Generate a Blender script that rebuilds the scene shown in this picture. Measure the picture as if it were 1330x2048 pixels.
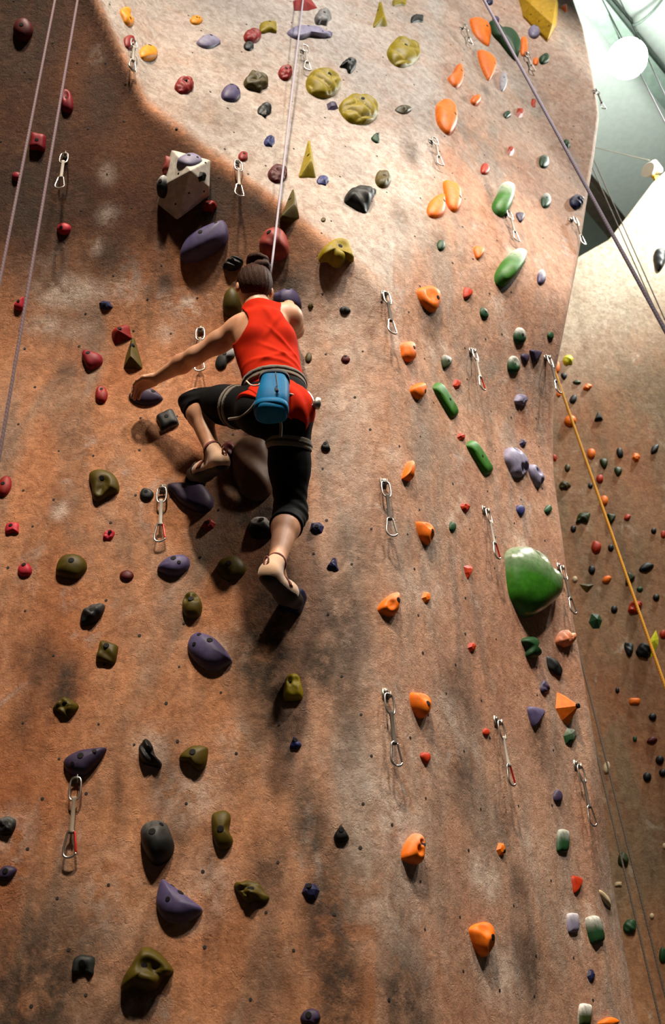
import bpy, bmesh, math, random
import numpy as np
from mathutils import Vector, Matrix

for o in list(bpy.data.objects): bpy.data.objects.remove(o)
SC = bpy.context.scene
COL = SC.collection

# ------------------------------------------------------------------ camera
# world: camera at the origin, +Y towards the wall, Z up, floor 1.6 m below the lens
FPX, CX, CY = 2000.0, 665.0, 1024.0
ZEN = (430.0, -1880.0)                       # where plumb lines meet in the photograph
_up = np.array([(ZEN[0]-CX)/FPX, (CY-ZEN[1])/FPX, 1.0]); _up /= np.linalg.norm(_up)
_fw = np.array([0, 0, 1.0]) - _up*_up[2]; _fw /= np.linalg.norm(_fw)
_rt = np.array([_up[1]*_fw[2]-_up[2]*_fw[1], _up[2]*_fw[0]-_up[0]*_fw[2], _up[0]*_fw[1]-_up[1]*_fw[0]])
if _rt[0] < 0: _rt = -_rt
ROT = np.array([_rt, _fw, _up])
cam_d = bpy.data.cameras.new('camera'); cam = bpy.data.objects.new('camera', cam_d); COL.objects.link(cam)
cam_d.sensor_fit = 'VERTICAL'; cam_d.sensor_height = 36.0; cam_d.lens = FPX/2048*36.0
cam_d.clip_start = 0.05; cam_d.clip_end = 100
cam.matrix_world = Matrix([[ROT[i][0], ROT[i][1], -ROT[i][2], 0] for i in range(3)] + [[0, 0, 0, 1]])
cam_d.dof.use_dof = True; cam_d.dof.focus_distance = 4.4; cam_d.dof.aperture_fstop = 3.2
SC.camera = cam

# ------------------------------------------------------------------ world, lamps, exposure
w = bpy.data.worlds.new('world'); SC.world = w; w.use_nodes = True
w.node_tree.nodes['Background'].inputs[0].default_value = (1.0, 0.72, 0.52, 1)
w.node_tree.nodes['Background'].inputs[1].default_value = 0.022
SC.view_settings.view_transform = 'Standard'; SC.view_settings.look = 'None'
SC.view_settings.gamma = 1.0; SC.view_settings.use_curve_mapping = False
SC.view_settings.exposure = 0.0
def fill_lamp(loc, target, power, color, size):
    d = bpy.data.lights.new('fill_lamp', 'AREA'); d.shape = 'DISK'; d.size = size; d.energy = power; d.color = color
    o = bpy.data.objects.new('fill_lamp', d); COL.objects.link(o); o.location = loc
    o.rotation_euler = (Vector(target)-Vector(loc)).to_track_quat('-Z', 'Y').to_euler()
    return o
def unseen_spot(loc, target, power, color, size, cone, blend=.8):
    d = bpy.data.lights.new('unseen_spot', 'SPOT'); d.energy = power; d.color = color; d.shadow_soft_size = size; d.spot_size = math.radians(cone); d.spot_blend = blend
    o = bpy.data.objects.new('unseen_spot', d); COL.objects.link(o); o.location = loc
    o.rotation_euler = (Vector(target)-Vector(loc)).to_track_quat('-Z', 'Y').to_euler()
unseen_spot((0.2, -4.0, 13.0), (-0.55, 3.6, 2.75), 9300, (1.0, 0.82, 0.63), 0.36, 26, .75)
unseen_spot((3.0, -4.2, 12.8), (-0.5, 3.7, 4.8), 4400, (1.0, 0.94, 0.88), 0.55, 30, .6)  # added fill from the right front, no fitting modelled
unseen_spot((4.2, 1.5, 8.6), (0.8, 4.3, 3.1), 1800, (1.0, 0.86, 0.72), 0.22, 38, .6)  # added to brighten the right face
unseen_spot((4.5, -1.0, 12.8), (1.4, 4.7, 7.2), 4200, (1.0, 0.92, 0.84), 0.28, 36, .7)  # added to brighten the top of the right face
fill_lamp((4.6, 6.0, 9.0), (3.0, 6.9, 5.4), 340, (0.97, 1.0, 0.92), 0.3)  # unseen lamp added to brighten the top of the far wall

# ------------------------------------------------------------------ helpers
def ray(u, v):
    return ROT @ np.array([(u-CX)/FPX, (CY-v)/FPX, 1.0])
def at(u, v, y):                              # the point of the sight line (u, v) at depth y
    r = ray(u, v); return r*(y/r[1])
def smax(a, b, k): return .5*(a+b+np.sqrt((a-b)**2+k*k))
def smin(a, b, k): return .5*(a+b-np.sqrt((a-b)**2+k*k))
def sstep(a, b, x):
    t = np.clip((x-a)/(b-a), 0, 1); return t*t*(3-2*t)
_rs = np.random.RandomState(5)
_WV = [(_rs.uniform(-1, 1, 2), _rs.uniform(0, 6.28), k) for k in (1.2, 1.9, 3.1, 4.6, 7, 9.5, 13, 17) for _ in range(4)]
def lump(x, z):
    s = 0
    for d, p, k in _WV:
        d = d/np.hypot(*d); s = s + np.sin((d[0]*x+d[1]*z)*k+p)/(k**0.9)
    return s
def front(x, z):                              # depth of the near climbing wall
    x = np.asarray(x, float); z = np.asarray(z, float)
    F = 3.6-.42*.5*((z-3.6)+np.sqrt((z-3.6)**2+.02))
    B = 3.6+.5*(x-.42)+.13*(z-4.1)-.9*np.maximum(0, -.81-x)
    R1 = 3.6+1.25*(x-.118*(z-.45)); R2 = 3.6+.8*(x-.45+.1*(z-4.28))
    t = sstep(3.5, 4.7, z); R = R1*(1-t)+R2*t
    R = smin(R, 5.0+.25*(x-1.9), .12)
    ei = edge_x(z)-.13*sstep(2.0, .9, z)-.01
    R = R+1.3*np.maximum(0, x-ei)*sstep(2.2, 1.2, z)
    y = smax(smax(F, B, .014), R, .07)
    lip = np.exp(-((F-B)/.10)**2)*(F > B)*sstep(4.4, 5.2, z)
    return y-.03*lip+.0055*lump(x, z)
_EZ = [-1.6, .55, 2.46, 3.4, 4.06, 5.3, 6.84, 7.4, 9.25, 10.3]
_EX = [1.10, 1.15, 1.22, 1.29, 1.40, 1.83, 2.33, 2.50, 2.80, 2.9]
def edge_x(z): return np.interp(z, _EZ, _EX)
def arete_x(z): return np.interp(z, [-1.6, .45, 4.2, 4.8, 6, 8.5, 10.3], [-.24, 0, .443, .62, .87, 1.28, 1.6])
def hit(u, v, g=front, t0=2.0, t1=9.0):
    r = ray(u, v); ys = np.arange(t0, t1, .02)
    d = ys-g(r[0]/r[1]*ys, r[2]/r[1]*ys)
    i = int(np.argmax(d > 0)); lo, hi = ys[max(i-1, 0)], ys[i]
    for _ in range(18):
        m = .5*(lo+hi)
        if m-g(r[0]/r[1]*m, r[2]/r[1]*m) > 0: hi = m
        else: lo = m
    return r*(lo/r[1])
def normal(p, g=front, e=.03):
    gx = (g(p[0]+e, p[2])-g(p[0]-e, p[2]))/(2*e); gz = (g(p[0], p[2]+e)-g(p[0], p[2]-e))/(2*e)
    n = np.array([gx, -1, gz]); return n/np.linalg.norm(n)
def frame(n):
    up = np.array([0, 0, 1.0]); up = up-n*up.dot(n); up /= np.linalg.norm(up)
    return np.cross(up, n), up
def mesh_from(name, verts, faces, smooth=True):
    m = bpy.data.meshes.new(name); m.from_pydata([tuple(map(float, v)) for v in verts], [], [tuple(map(int, f)) for f in faces])
    if smooth: m.polygons.foreach_set('use_smooth', [True]*len(m.polygons))
    m.update(); return m
def add(name, mesh, mat, parent=None):
    o = bpy.data.objects.new(name, mesh); COL.objects.link(o)
    if mat is not None and (not mesh.materials): mesh.materials.append(mat)
    if parent is not None: o.parent = parent
    return o
def empty(name, loc=(0, 0, 0), rot=None):
    o = bpy.data.objects.new(name, None); COL.objects.link(o); o.empty_display_size = .1
    o.matrix_world = Matrix.Translation(Vector(loc)) @ (rot.to_4x4() if rot is not None else Matrix.Identity(4))
    return o
def tag(o, label, cat=None, group=None, kind=None):
    o['label'] = label
    if cat: o['category'] = cat
    if group: o['group'] = group
    if kind: o['kind'] = kind
    return o
def axes(right, up, out):                     # columns right, out(-y like), up
    return Matrix([[right[i], -out[i], up[i]] for i in range(3)])
def catmull(pts, n):
    p = np.array(pts, float); k = len(p); out = []
    for s in np.arange(n)*k/n:
        i = int(s); t = s-i; a, b, c, d = p[(i-1) % k], p[i % k], p[(i+1) % k], p[(i+2) % k]
        out.append(.5*((2*b)+(-a+c)*t+(2*a-5*b+4*c-d)*t*t+(-a+3*b-3*c+d)*t**3))
    return np.array(out)
def catmull_open(pts, n):
    p = np.array(pts, float); p = np.vstack([2*p[0]-p[1], p, 2*p[-1]-p[-2]]); k = len(p)-3; out = []
    for s in np.linspace(0, k, n):
        i = min(int(s), k-1); t = s-i; a, b, c, d = p[i:i+4]
        out.append(.5*((2*b)+(-a+c)*t+(2*a-5*b+4*c-d)*t*t+(-a+3*b-3*c+d)*t**3))
    return np.array(out)
def tube(pts, rad, seg=8, closed=False, caps=True):
    p = np.array(pts, float); n = len(p); V = []; Fc = []
    rad = np.broadcast_to(np.array(rad, float), (n,))
    ref = None
    for i in range(n):
        a = p[(i-1) % n] if closed else p[max(i-1, 0)]; b = p[(i+1) % n] if closed else p[min(i+1, n-1)]
        t = (b-a)/(np.linalg.norm(b-a)+1e-12)
        if ref is None:
            ref = np.array([0, 0, 1.0]) if abs(t[2]) < .9 else np.array([1.0, 0, 0])
        ref = ref-t*ref.dot(t); ref /= np.linalg.norm(ref); s = np.cross(t, ref)
        for j in range(seg):
            q = 2*math.pi*j/seg; V.append(p[i]+rad[i]*(math.cos(q)*ref+math.sin(q)*s))
    m = n if closed else n-1
    for i in range(m):
        for j in range(seg):
            a = i*seg+j; b = i*seg+(j+1) % seg; c = ((i+1) % n)*seg+(j+1) % seg; d = ((i+1) % n)*seg+j
            Fc.append((a, d, c, b))
    if caps and not closed:
        Fc.append(tuple(range(seg))); Fc.append(tuple(reversed(range((n-1)*seg, n*seg))))
    return V, Fc
def join(*parts):
    V = []; Fc = []
    for v, f in parts:
        k = len(V); V += list(v); Fc += [tuple(i+k for i in g) for g in f]
    return V, Fc
def box(c, s, rot=None):
    c = np.array(c, float); V = []
    for x in (-.5, .5):
        for y in (-.5, .5):
            for z in (-.5, .5):
                q = np.array([x*s[0], y*s[1], z*s[2]])
                V.append(c+(np.array(rot) @ q if rot is not None else q))
    return V, [(0, 1, 3, 2), (4, 6, 7, 5), (0, 4, 5, 1), (2, 3, 7, 6), (0, 2, 6, 4), (1, 5, 7, 3)]
def lathe(prof, seg=20):                      # (radius, z) profile about Z
    V = []; Fc = []; n = len(prof)
    for r, z in prof:
        for j in range(seg):
            q = 2*math.pi*j/seg; V.append((r*math.cos(q), r*math.sin(q), z))
    for i in range(n-1):
        for j in range(seg):
            Fc.append((i*seg+j, i*seg+(j+1) % seg, (i+1)*seg+(j+1) % seg, (i+1)*seg+j))
    Fc.append(tuple(reversed(range(seg)))); Fc.append(tuple(range((n-1)*seg, n*seg)))
    return V, Fc

# ------------------------------------------------------------------ materials
def new_mat(name):
    m = bpy.data.materials.new(name); m.use_nodes = True
    nt = m.node_tree; b = nt.nodes['Principled BSDF']; return m, nt, b
def N(nt, t, **kw):
    n = nt.nodes.new(t)
    for k, v in kw.items():
        if k in n.inputs: n.inputs[k].default_value = v
        else: setattr(n, k, v)
    return n
def mixc(nt, fac, a, b, mode='MIX'):
    n = nt.nodes.new('ShaderNodeMix'); n.data_type = 'RGBA'; n.blend_type = mode
    for s, x in ((n.inputs[0], fac), (n.inputs[6], a), (n.inputs[7], b)):
        if isinstance(x, (int, float)): s.default_value = x
        elif isinstance(x, (tuple, list)): s.default_value = (*x[:3], 1)
        else: nt.links.new(x, s)
    return n.outputs[2]
def ramp(nt, x, *stops):
    n = nt.nodes.new('ShaderNodeMapRange'); n.interpolation_type = 'SMOOTHSTEP'
    nt.links.new(x, n.inputs[0])
    n.inputs[1].default_value, n.inputs[2].default_value = stops[0], stops[1]
    n.inputs[3].default_value, n.inputs[4].default_value = (stops[2], stops[3]) if len(stops) > 2 else (0, 1)
    return n.outputs[0]
def noise(nt, vec, scale, detail=4, rough=.55, dist=0.0):
    n = N(nt, 'ShaderNodeTexNoise', Scale=scale, Detail=detail, Roughness=rough, Distortion=dist)
    if vec is not None: nt.links.new(vec, n.inputs['Vector'])
    return n.outputs['Fac']
def mapping(nt, vec, scale, loc=(0, 0, 0)):
    n = nt.nodes.new('ShaderNodeMapping'); n.inputs['Scale'].default_value = scale; n.inputs['Location'].default_value = loc
    nt.links.new(vec, n.inputs['Vector']); return n.outputs[0]
def math_n(nt, op, a, b=0.0):
    n = nt.nodes.new('ShaderNodeMath'); n.operation = op
    for s, x in ((n.inputs[0], a), (n.inputs[1], b)):
        if isinstance(x, (int, float)): s.default_value = x
        else: nt.links.new(x, s)
    return n.outputs[0]
def wall_material(name, tan, rust, grey, pale, bump=1.0, soft=False):
    m, nt, b = new_mat(name)
    tc = nt.nodes.new('ShaderNodeTexCoord').outputs['Object']
    c = mixc(nt, ramp(nt, noise(nt, mapping(nt, tc, (1, 1, .55)), 1.5, 5, .6, .4), .48, .70, 0, .8), tan, rust)
    c = mixc(nt, ramp(nt, noise(nt, mapping(nt, tc, (1, 1, .4), (7, 2, 1)), 2.3, 5, .65, .5), .44, .66), c, grey)
    c = mixc(nt, ramp(nt, noise(nt, mapping(nt, tc, (1, 1, .7), (3, 8, 4)), 4.5, 6, .7, .6), .56, .74, 0, .75), c, pale)
    st = math_n(nt, 'MULTIPLY', ramp(nt, noise(nt, mapping(nt, tc, (1, 1, .16), (1, 5, 9)), 6.5, 4, .6, .2), .52, .72), ramp(nt, noise(nt, tc, 1.1, 3), .42, .6))
    c = mixc(nt, math_n(nt, 'MULTIPLY', st, .7), c, (.13, .085, .06))
    # painted zones and marks carried by the wall mesh: pale paint, brown with overhang shade, grey stains and painted shadow, chalk
    for an, col, k in (('pale', pale, .95), ('brown', (.070, .026, .009), .97), ('rust', rust, .6), ('stain_shade', (.055, .042, .032), 1.0), ('chalk', (.78, .72, .66), .8)):
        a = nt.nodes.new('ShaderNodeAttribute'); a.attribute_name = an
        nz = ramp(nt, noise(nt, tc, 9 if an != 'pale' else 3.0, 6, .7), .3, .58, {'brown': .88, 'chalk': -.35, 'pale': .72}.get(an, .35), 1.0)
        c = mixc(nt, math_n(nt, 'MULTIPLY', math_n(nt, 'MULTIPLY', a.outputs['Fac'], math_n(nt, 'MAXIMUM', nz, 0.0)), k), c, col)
    mt = ramp(nt, noise(nt, mapping(nt, tc, (1, 1, .8), (2, 6, 3)), 20, 9, .78, .4), .30, .70)
    c = mixc(nt, mt, mixc(nt, 1.0, c, (.66, .56, .49), 'MULTIPLY'), mixc(nt, 1.0, c, (1.22, 1.17, 1.12), 'MULTIPLY'))
    g = noise(nt, tc, 140, 3, .7)
    c = mixc(nt, ramp(nt, g, .3, .7, 0, .30), c, mixc(nt, 1.0, c, (.62, .55, .5), 'MULTIPLY'))
    nt.links.new(c, b.inputs['Base Color']); b.inputs['Roughness'].default_value = .82
    b.inputs['Specular IOR Level'].default_value = .25
    # troweled relief: thin broken ridges, pits and grain
    def ridge(sc, dist, lo, off):
        n_ = noise(nt, mapping(nt, tc, (1, 1, 1), off), sc, 2, .5, dist)
        return ramp(nt, math_n(nt, 'ABSOLUTE', math_n(nt, 'SUBTRACT', n_, .5)), 0, lo, 1, 0)
    rid = math_n(nt, 'MULTIPLY', ridge(13, 2.2, .022, (1, 2, 3)), ramp(nt, noise(nt, tc, 16, 3), .50, .60))
    rid2 = math_n(nt, 'MULTIPLY', ridge(24, 1.6, .035, (5, 1, 2)), ramp(nt, noise(nt, mapping(nt, tc, (1, 1, 1), (4, 4, 4)), 19, 3), .50, .62))
    hgt = math_n(nt, 'ADD', math_n(nt, 'MULTIPLY', rid, .50), math_n(nt, 'MULTIPLY', rid2, -.55))
    hgt = math_n(nt, 'ADD', hgt, math_n(nt, 'MULTIPLY', noise(nt, tc, 42, 8, .75, .3), 2.3))
    hgt = math_n(nt, 'ADD', hgt, math_n(nt, 'MULTIPLY', noise(nt, tc, 9, 4, .6, .8), 2.0))
    hgt = math_n(nt, 'ADD', hgt, math_n(nt, 'MULTIPLY', g, .4))
    bp = N(nt, 'ShaderNodeBump', Strength=.6*bump, Distance=.008)
    nt.links.new(hgt, bp.inputs['Height']); nt.links.new(bp.outputs[0], b.inputs['Normal'])
    return m
M_WALL = wall_material('painted_render', (.52, .265, .14), (.40, .15, .058), (.30, .215, .16), (.49, .485, .47))
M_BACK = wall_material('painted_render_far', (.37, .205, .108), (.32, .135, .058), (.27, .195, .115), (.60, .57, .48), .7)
def plain(name, col, rough=.6, metal=0.0, spec=.5, bump=0.0, bscale=60, var=.0):
    m, nt, b = new_mat(name)
    b.inputs['Roughness'].default_value = rough; b.inputs['Metallic'].default_value = metal
    b.inputs['Specular IOR Level'].default_value = spec
    tc = nt.nodes.new('ShaderNodeTexCoord').outputs['Object']
    c = mixc(nt, ramp(nt, noise(nt, tc, 12, 3), .35, .65, 0, 1), tuple(x*(1-var) for x in col), tuple(min(1, x*(1+var)) for x in col))
    nt.links.new(c, b.inputs['Base Color'])
    if bump:
        bp = N(nt, 'ShaderNodeBump', Strength=bump, Distance=.003)
        nt.links.new(noise(nt, tc, bscale, 4, .6), bp.inputs['Height']); nt.links.new(bp.outputs[0], b.inputs['Normal'])
    return m
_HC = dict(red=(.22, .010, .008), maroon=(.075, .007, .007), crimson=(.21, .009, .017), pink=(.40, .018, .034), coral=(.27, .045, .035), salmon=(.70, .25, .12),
    orange=(.80, .165, .008), amber=(.70, .26, .006), scarlet=(.40, .028, .004), yellow=(.25, .185, .0012), olive=(.064, .045, .0018), brown=(.055, .041, .009), rockbrown=(.11, .062, .038),
    lime=(.62, .62, .03), purple=(.070, .056, .128), violet=(.040, .028, .062), lavender=(.20, .185, .28), navy=(.014, .017, .062), blue=(.020, .026, .125),
    black=(.006, .007, .007), slate=(.014, .017, .017), grey=(.17, .165, .16), green=(.034, .150, .012), gloss=(.024, .120, .008), forest=(.010, .050, .015), moss=(.024, .038, .007), cream=(.55, .44, .27),
    white=(.52, .48, .42), gold=(.46, .27, .006), silver=(.36, .35, .38))
_hm = {}
def hold_mat(c):
    if c in _hm: return _hm[c]
    m, nt, b = new_mat('resin_'+c); col = _HC[c]
    tc = nt.nodes.new('ShaderNodeTexCoord').outputs['Object']
    x = mixc(nt, ramp(nt, noise(nt, tc, 30, 4), .3, .7), tuple(v*.82 for v in col), tuple(min(1, v*1.15) for v in col))
    at_ = nt.nodes.new('ShaderNodeAttribute'); at_.attribute_name = 'chalk'
    k = math_n(nt, 'MULTIPLY', at_.outputs['Fac'], ramp(nt, noise(nt, tc, 45, 5, .7), .25, .6, .25, 1))
    x = mixc(nt, k, x, (.72, .70, .66))
    x = mixc(nt, ramp(nt, noise(nt, tc, 70, 5, .75), .60, .78, 0, .10), x, (.45, .42, .38))
    nt.links.new(x, b.inputs['Base Color']); b.inputs['Roughness'].default_value = .24 if c == 'gloss' else .52; b.inputs['Specular IOR Level'].default_value = .45 if c == 'gloss' else .22
    bp = N(nt, 'ShaderNodeBump', Strength=.25, Distance=.0015)
    nt.links.new(noise(nt, tc, 400, 2), bp.inputs['Height']); nt.links.new(bp.outputs[0], b.inputs['Normal'])
    _hm[c] = m; return m
M_DARK = plain('dark_bolt', (.006, .005, .005), .7, spec=.15)
M_STEEL = plain('steel', (.62, .60, .57), .28, 1.0)
M_DULL = plain('dull_steel', (.30, .28, .25), .45, .9)

# ------------------------------------------------------------------ the near climbing wall
CH = []   # (x, z, radius, strength, attribute, x-stretch) marks on the wall
def mark(u, v, r, s, an='chalk', sx=1.0):
    p = hit(u, v); CH.append((p[0], p[2], r, s, an, sx))
for a in ((130, 585, .08, .75, 'chalk', 2.6), (240, 580, .06, .6, 'chalk', 2.5), (375, 610, .07, .85, 'chalk', 2.0), (330, 605, .06, .6), (330, 665, .06, .5), (85, 650, .05, .6, 'chalk', 2.5), (150, 660, .05, .4, 'chalk', 2), (215, 345, .06, .4),
          (215, 430, .05, .45, 'chalk', 1.5), (195, 110, .05, .3), (190, 490, .05, .45), (600, 690, .35, .35, 'pale', .5), (680, 660, .16, .55), (700, 800, .14, .4), (790, 920, .07, .6), (1040, 1090, .08, .7),
          (865, 1180, .09, .4), (800, 1640, .13, .75), (815, 1690, .10, .6), (970, 1755, .08, .8), (905, 1435, .09, .45), (830, 1180, .07, .5), (990, 1940, .12, .7), (1060, 1700, .1, .35), (1150, 1850, .08, .8),
          (1190, 1830, .07, .6), (300, 1500, .09, .5), (120, 1023, .05, .7), (30, 1660, .09, .5), (380, 1590, .10, .5, 'chalk', 1.6), (470, 1480, .07, .5), (420, 1770, .12, .35), (215, 1790, .15, .3),
          (380, 1830, .06, .5), (800, 1480, .16, .3), (780, 1800, .2, .4), (920, 1010, .06, .6), (900, 1040, .05, .6), (1010, 870, .08, .3), (1000, 640, .1, .3), (1020, 500, .05, .6), (1080, 530, .05, .7),
          (860, 700, .06, .5), (890, 700, .05, .5), (800, 690, .06, .5), (740, 560, .15, .45), (660, 620, .2, .35), (430, 1290, .06, .5), (690, 1480, .14, .3, 'stain_shade', .7), (640, 1330, .16, .75, 'stain_shade', .7),
          (560, 1400, .20, .65, 'stain_shade', .8), (540, 1240, .22, .6, 'stain_shade', .8), (700, 1130, .22, .45, 'stain_shade', .6), (690, 1250, .3, .6, 'stain_shade', .5), (690, 1380, .3, .5, 'stain_shade', .4), (720, 1560, .3, .6, 'pale', .5), (720, 1300, .3, .5, 'pale', .4), (620, 1650, .20, .65, 'stain_shade', .45), (660, 1850, .26, .75, 'stain_shade', .5), (540, 1740, .14, .55, 'stain_shade', .8),
          (680, 1990, .22, .8, 'stain_shade', .5), (540, 1950, .16, .35, 'stain_shade'), (330, 1560, .14, .55, 'stain_shade', .6), (360, 1650, .12, .4, 'stain_shade', .6), (130, 1370, .13, .7, 'stain_shade', .7), (70, 1320, .12, .5, 'stain_shade'), (45, 1440, .12, .35, 'stain_shade', .5),
          (150, 1900, .2, .55, 'stain_shade'), (60, 1990, .3, .75, 'stain_shade'), (260, 2030, .2, .5, 'stain_shade'), (215, 520, .12, .55, 'stain_shade', 1.3), (330, 560, .13, .6, 'stain_shade', .6), (130, 745, .08, .5, 'stain_shade'), (150, 860, .14, .35, 'stain_shade'), (500, 930, .22, .85, 'stain_shade'), (515, 1010, .22, .9, 'stain_shade', .8), (545, 1190, .22, .85, 'stain_shade', .7), (530, 1310, .22, .85, 'stain_shade', .8),  # marks behind the legs paint in the climber's cast shadow
          (490, 1060, .16, .5, 'stain_shade'), (60, 400, .25, .6, 'stain_shade'), (150, 390, .1, .5, 'stain_shade'), (200, 180, .25, .55, 'stain_shade', .6), (50, 60, .3, .5, 'stain_shade'), (110, 250, .15, .35, 'stain_shade'), (580, 560, .14, .65, 'stain_shade'), (640, 540, .1, .4, 'stain_shade'), (430, 400, .12, .6, 'stain_shade'), (510, 400, .07, .6, 'stain_shade'),
          (920, 1400, .17, .5, 'stain_shade', .6), (930, 1560, .16, .5, 'stain_shade', .6), (1010, 1650, .1, .45, 'stain_shade', .6), (1040, 1780, .1, .5, 'stain_shade', .6), (1060, 1930, .14, .6, 'stain_shade', .7), (810, 1990, .2, .7, 'stain_shade', .6), (1080, 1490, .12, .45, 'stain_shade', .6), (880, 480, .1, .4, 'stain_shade', .5), (855, 640, .12, .5, 'stain_shade', .5),
          (820, 300, .2, .55, 'stain_shade', .4), (800, 430, .15, .4, 'stain_shade', .4), (930, 260, .12, .25, 'stain_shade'), (470, 120, .2, .2, 'stain_shade'), (440, 230, .2, .25, 'stain_shade'), (700, 330, .2, .2, 'stain_shade'), (970, 180, .08, .5, 'stain_shade', .6),
          (90, 1000, .4, .5, 'rust'), (60, 1220, .35, .6, 'rust'), (60, 1550, .4, .75, 'rust'), (200, 1500, .2, .35, 'rust'), (250, 1180, .3, .3, 'rust'), (440, 1870, .25, .5, 'rust'), (340, 1010, .2, .45, 'rust'), (360, 920, .16, .6, 'rust'), (80, 700, .3, .4, 'rust'), (180, 150, .25, .5, 'rust'),
          (350, 560, .14, .8, 'rust'), (260, 260, .3, .35, 'rust'), (30, 560, .2, .5, 'rust'), (400, 1440, .4, .25, 'rust'), (1150, 1350, .15, .6, 'rust'), (1180, 1620, .14, .5, 'rust'), (900, 1900, .3, .4, 'rust'), (1000, 1300, .4, .3, 'rust'), (1100, 1120, .2, .35, 'rust'), (990, 480, .3, .35, 'rust'), (1070, 640, .25, .4, 'rust')):
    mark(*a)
def wall_grid(name, u_of, nu, zs):
    us = np.linspace(0, 1, nu); Z = np.repeat(zs[:, None], nu, 1); X = np.array([u_of(z, us) for z in zs])
    Y = front(X, Z); return X, Y, Z
def grid_mesh(name, X, Y, Z, extra=None):
    nz, nu = X.shape; V = np.stack([X, Y, Z], -1).reshape(-1, 3)
    i = np.arange(nz-1)[:, None]*nu+np.arange(nu-1)[None, :]
    Fc = np.stack([i, i+1, i+nu+1, i+nu], -1).reshape(-1, 4)
    m = bpy.data.meshes.new(name); m.vertices.add(len(V)); m.vertices.foreach_set('co', V.ravel())
    m.loops.add(Fc.size); m.loops.foreach_set('vertex_index', Fc.ravel().astype(np.int32))
    m.polygons.add(len(Fc)); m.polygons.foreach_set('loop_start', np.arange(0, Fc.size, 4, dtype=np.int32))
    m.update(calc_edges=True); m.polygons.foreach_set('use_smooth', np.ones(len(Fc), bool)); m.validate()
    return m
def paint(m, X, Y, Z, base_pale=None, brown_shade=None):
    for an in ('pale', 'rust', 'brown', 'stain_shade', 'chalk'):
        a = np.zeros(X.shape)
        for cx, cz, r, s, n_, sx in CH:
            if n_ == an:
                d = np.hypot((X-cx)/sx, (Z-cz)*.75)/r
                a = np.maximum(a, np.clip((1.45 if an == 'stain_shade' else 1.15)*s*sstep(1.25, .1, d), 0, .97))
        if an == 'pale' and base_pale is not None: a = np.maximum(a, base_pale)
        if an == 'brown' and brown_shade is not None: a = np.maximum(a, brown_shade)
        at_ = m.attributes.new(an, 'FLOAT', 'POINT'); at_.data.foreach_set('value', a.ravel().astype(np.float32))
ZS = np.linspace(-1.6, 10.2, 440)
X, Y, Z = wall_grid('wall_left', lambda z, u: -3.0+(arete_x(z)+3.0)*u, 150, ZS)
m = grid_mesh('wall_left', X, Y, Z)
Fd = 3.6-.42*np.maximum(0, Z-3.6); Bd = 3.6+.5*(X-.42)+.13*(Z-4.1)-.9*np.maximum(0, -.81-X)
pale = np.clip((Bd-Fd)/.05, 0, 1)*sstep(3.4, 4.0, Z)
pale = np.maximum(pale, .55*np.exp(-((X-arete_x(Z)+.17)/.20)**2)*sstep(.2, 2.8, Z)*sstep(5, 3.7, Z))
paint(m, X, Y, Z, pale*.95, 1.0*np.clip((Fd-Bd)/.05, 0, 1)*sstep(3.75, 4.25, Z))  # brown of the overhang, its shade put into the colour as well
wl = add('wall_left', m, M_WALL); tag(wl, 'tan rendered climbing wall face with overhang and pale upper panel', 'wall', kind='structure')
def right_u(z, u):
    a, e = arete_x(z), edge_x(z); return a+(e-a)*u
X, Y, Z = wall_grid('wall_right', right_u, 110, ZS)
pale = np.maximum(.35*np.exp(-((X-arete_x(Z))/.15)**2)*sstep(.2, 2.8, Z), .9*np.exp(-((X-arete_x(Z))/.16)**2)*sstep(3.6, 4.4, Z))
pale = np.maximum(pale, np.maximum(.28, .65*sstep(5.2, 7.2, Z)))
# rounded right edge and the return running back from it
for dx, dy in ((.018, .03), (.024, .07), (.01, .14), (-.15, .7), (-.3, 1.6)):
    X = np.hstack([X, X[:, 109:110]+dx]); Y = np.hstack([Y, Y[:, 109:110]+dy]); Z = np.hstack([Z, Z[:, 109:110]]); pale = np.hstack([pale, pale[:, 109:110]])
m = grid_mesh('wall_right', X, Y, Z); paint(m, X, Y, Z, pale)
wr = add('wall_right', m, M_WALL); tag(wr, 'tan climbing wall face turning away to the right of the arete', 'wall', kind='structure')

# ------------------------------------------------------------------ far wall, floor, ceiling
_T = [at(1100, 575, 7.0), at(1140, 556, 7.0), at(1212, 507, 7.0), at(1240, 468, 7.0), at(1300, 388, 7.0), at(1345, 345, 7.0)]
_TX = [p[0] for p in _T]+[7.5]; _TZ = [p[2] for p in _T]+[_T[-1][2]+.6]
def back(x, z):
    x = np.asarray(x, float); z = np.asarray(z, float)
    return 7.0+.10*(x-2.8)-.05*(z-3)+.02*lump(x*.5+3, z*.5)
bx = np.linspace(1.0, 7.5, 120); bt = np.interp(bx, _TX, _TZ); tt = np.linspace(0, 1, 170)
X = np.repeat(bx[None, :], 170, 0); Z = -1.6+(bt[None, :]+1.6)*tt[:, None]; Y = back(X, Z)
for dy, dz in ((.03, .02), (.3, .03)):
    X = np.vstack([X, X[-1:]]); Z = np.vstack([Z, Z[169:170]+dz]); Y = np.vstack([Y, Y[169:170]+dy])
m = grid_mesh('wall_back', X, Y, Z); zz = np.zeros(X.shape)
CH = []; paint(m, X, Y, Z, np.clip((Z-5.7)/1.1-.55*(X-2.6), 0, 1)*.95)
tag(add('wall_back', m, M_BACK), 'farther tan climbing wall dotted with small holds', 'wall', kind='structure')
M_CEIL = plain('pale_green_plaster', (.80, .88, .82), .8, var=.03)
M_FLOOR = plain('grey_matting', (.10, .095, .09), .9, var=.1, bump=.2)
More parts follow.
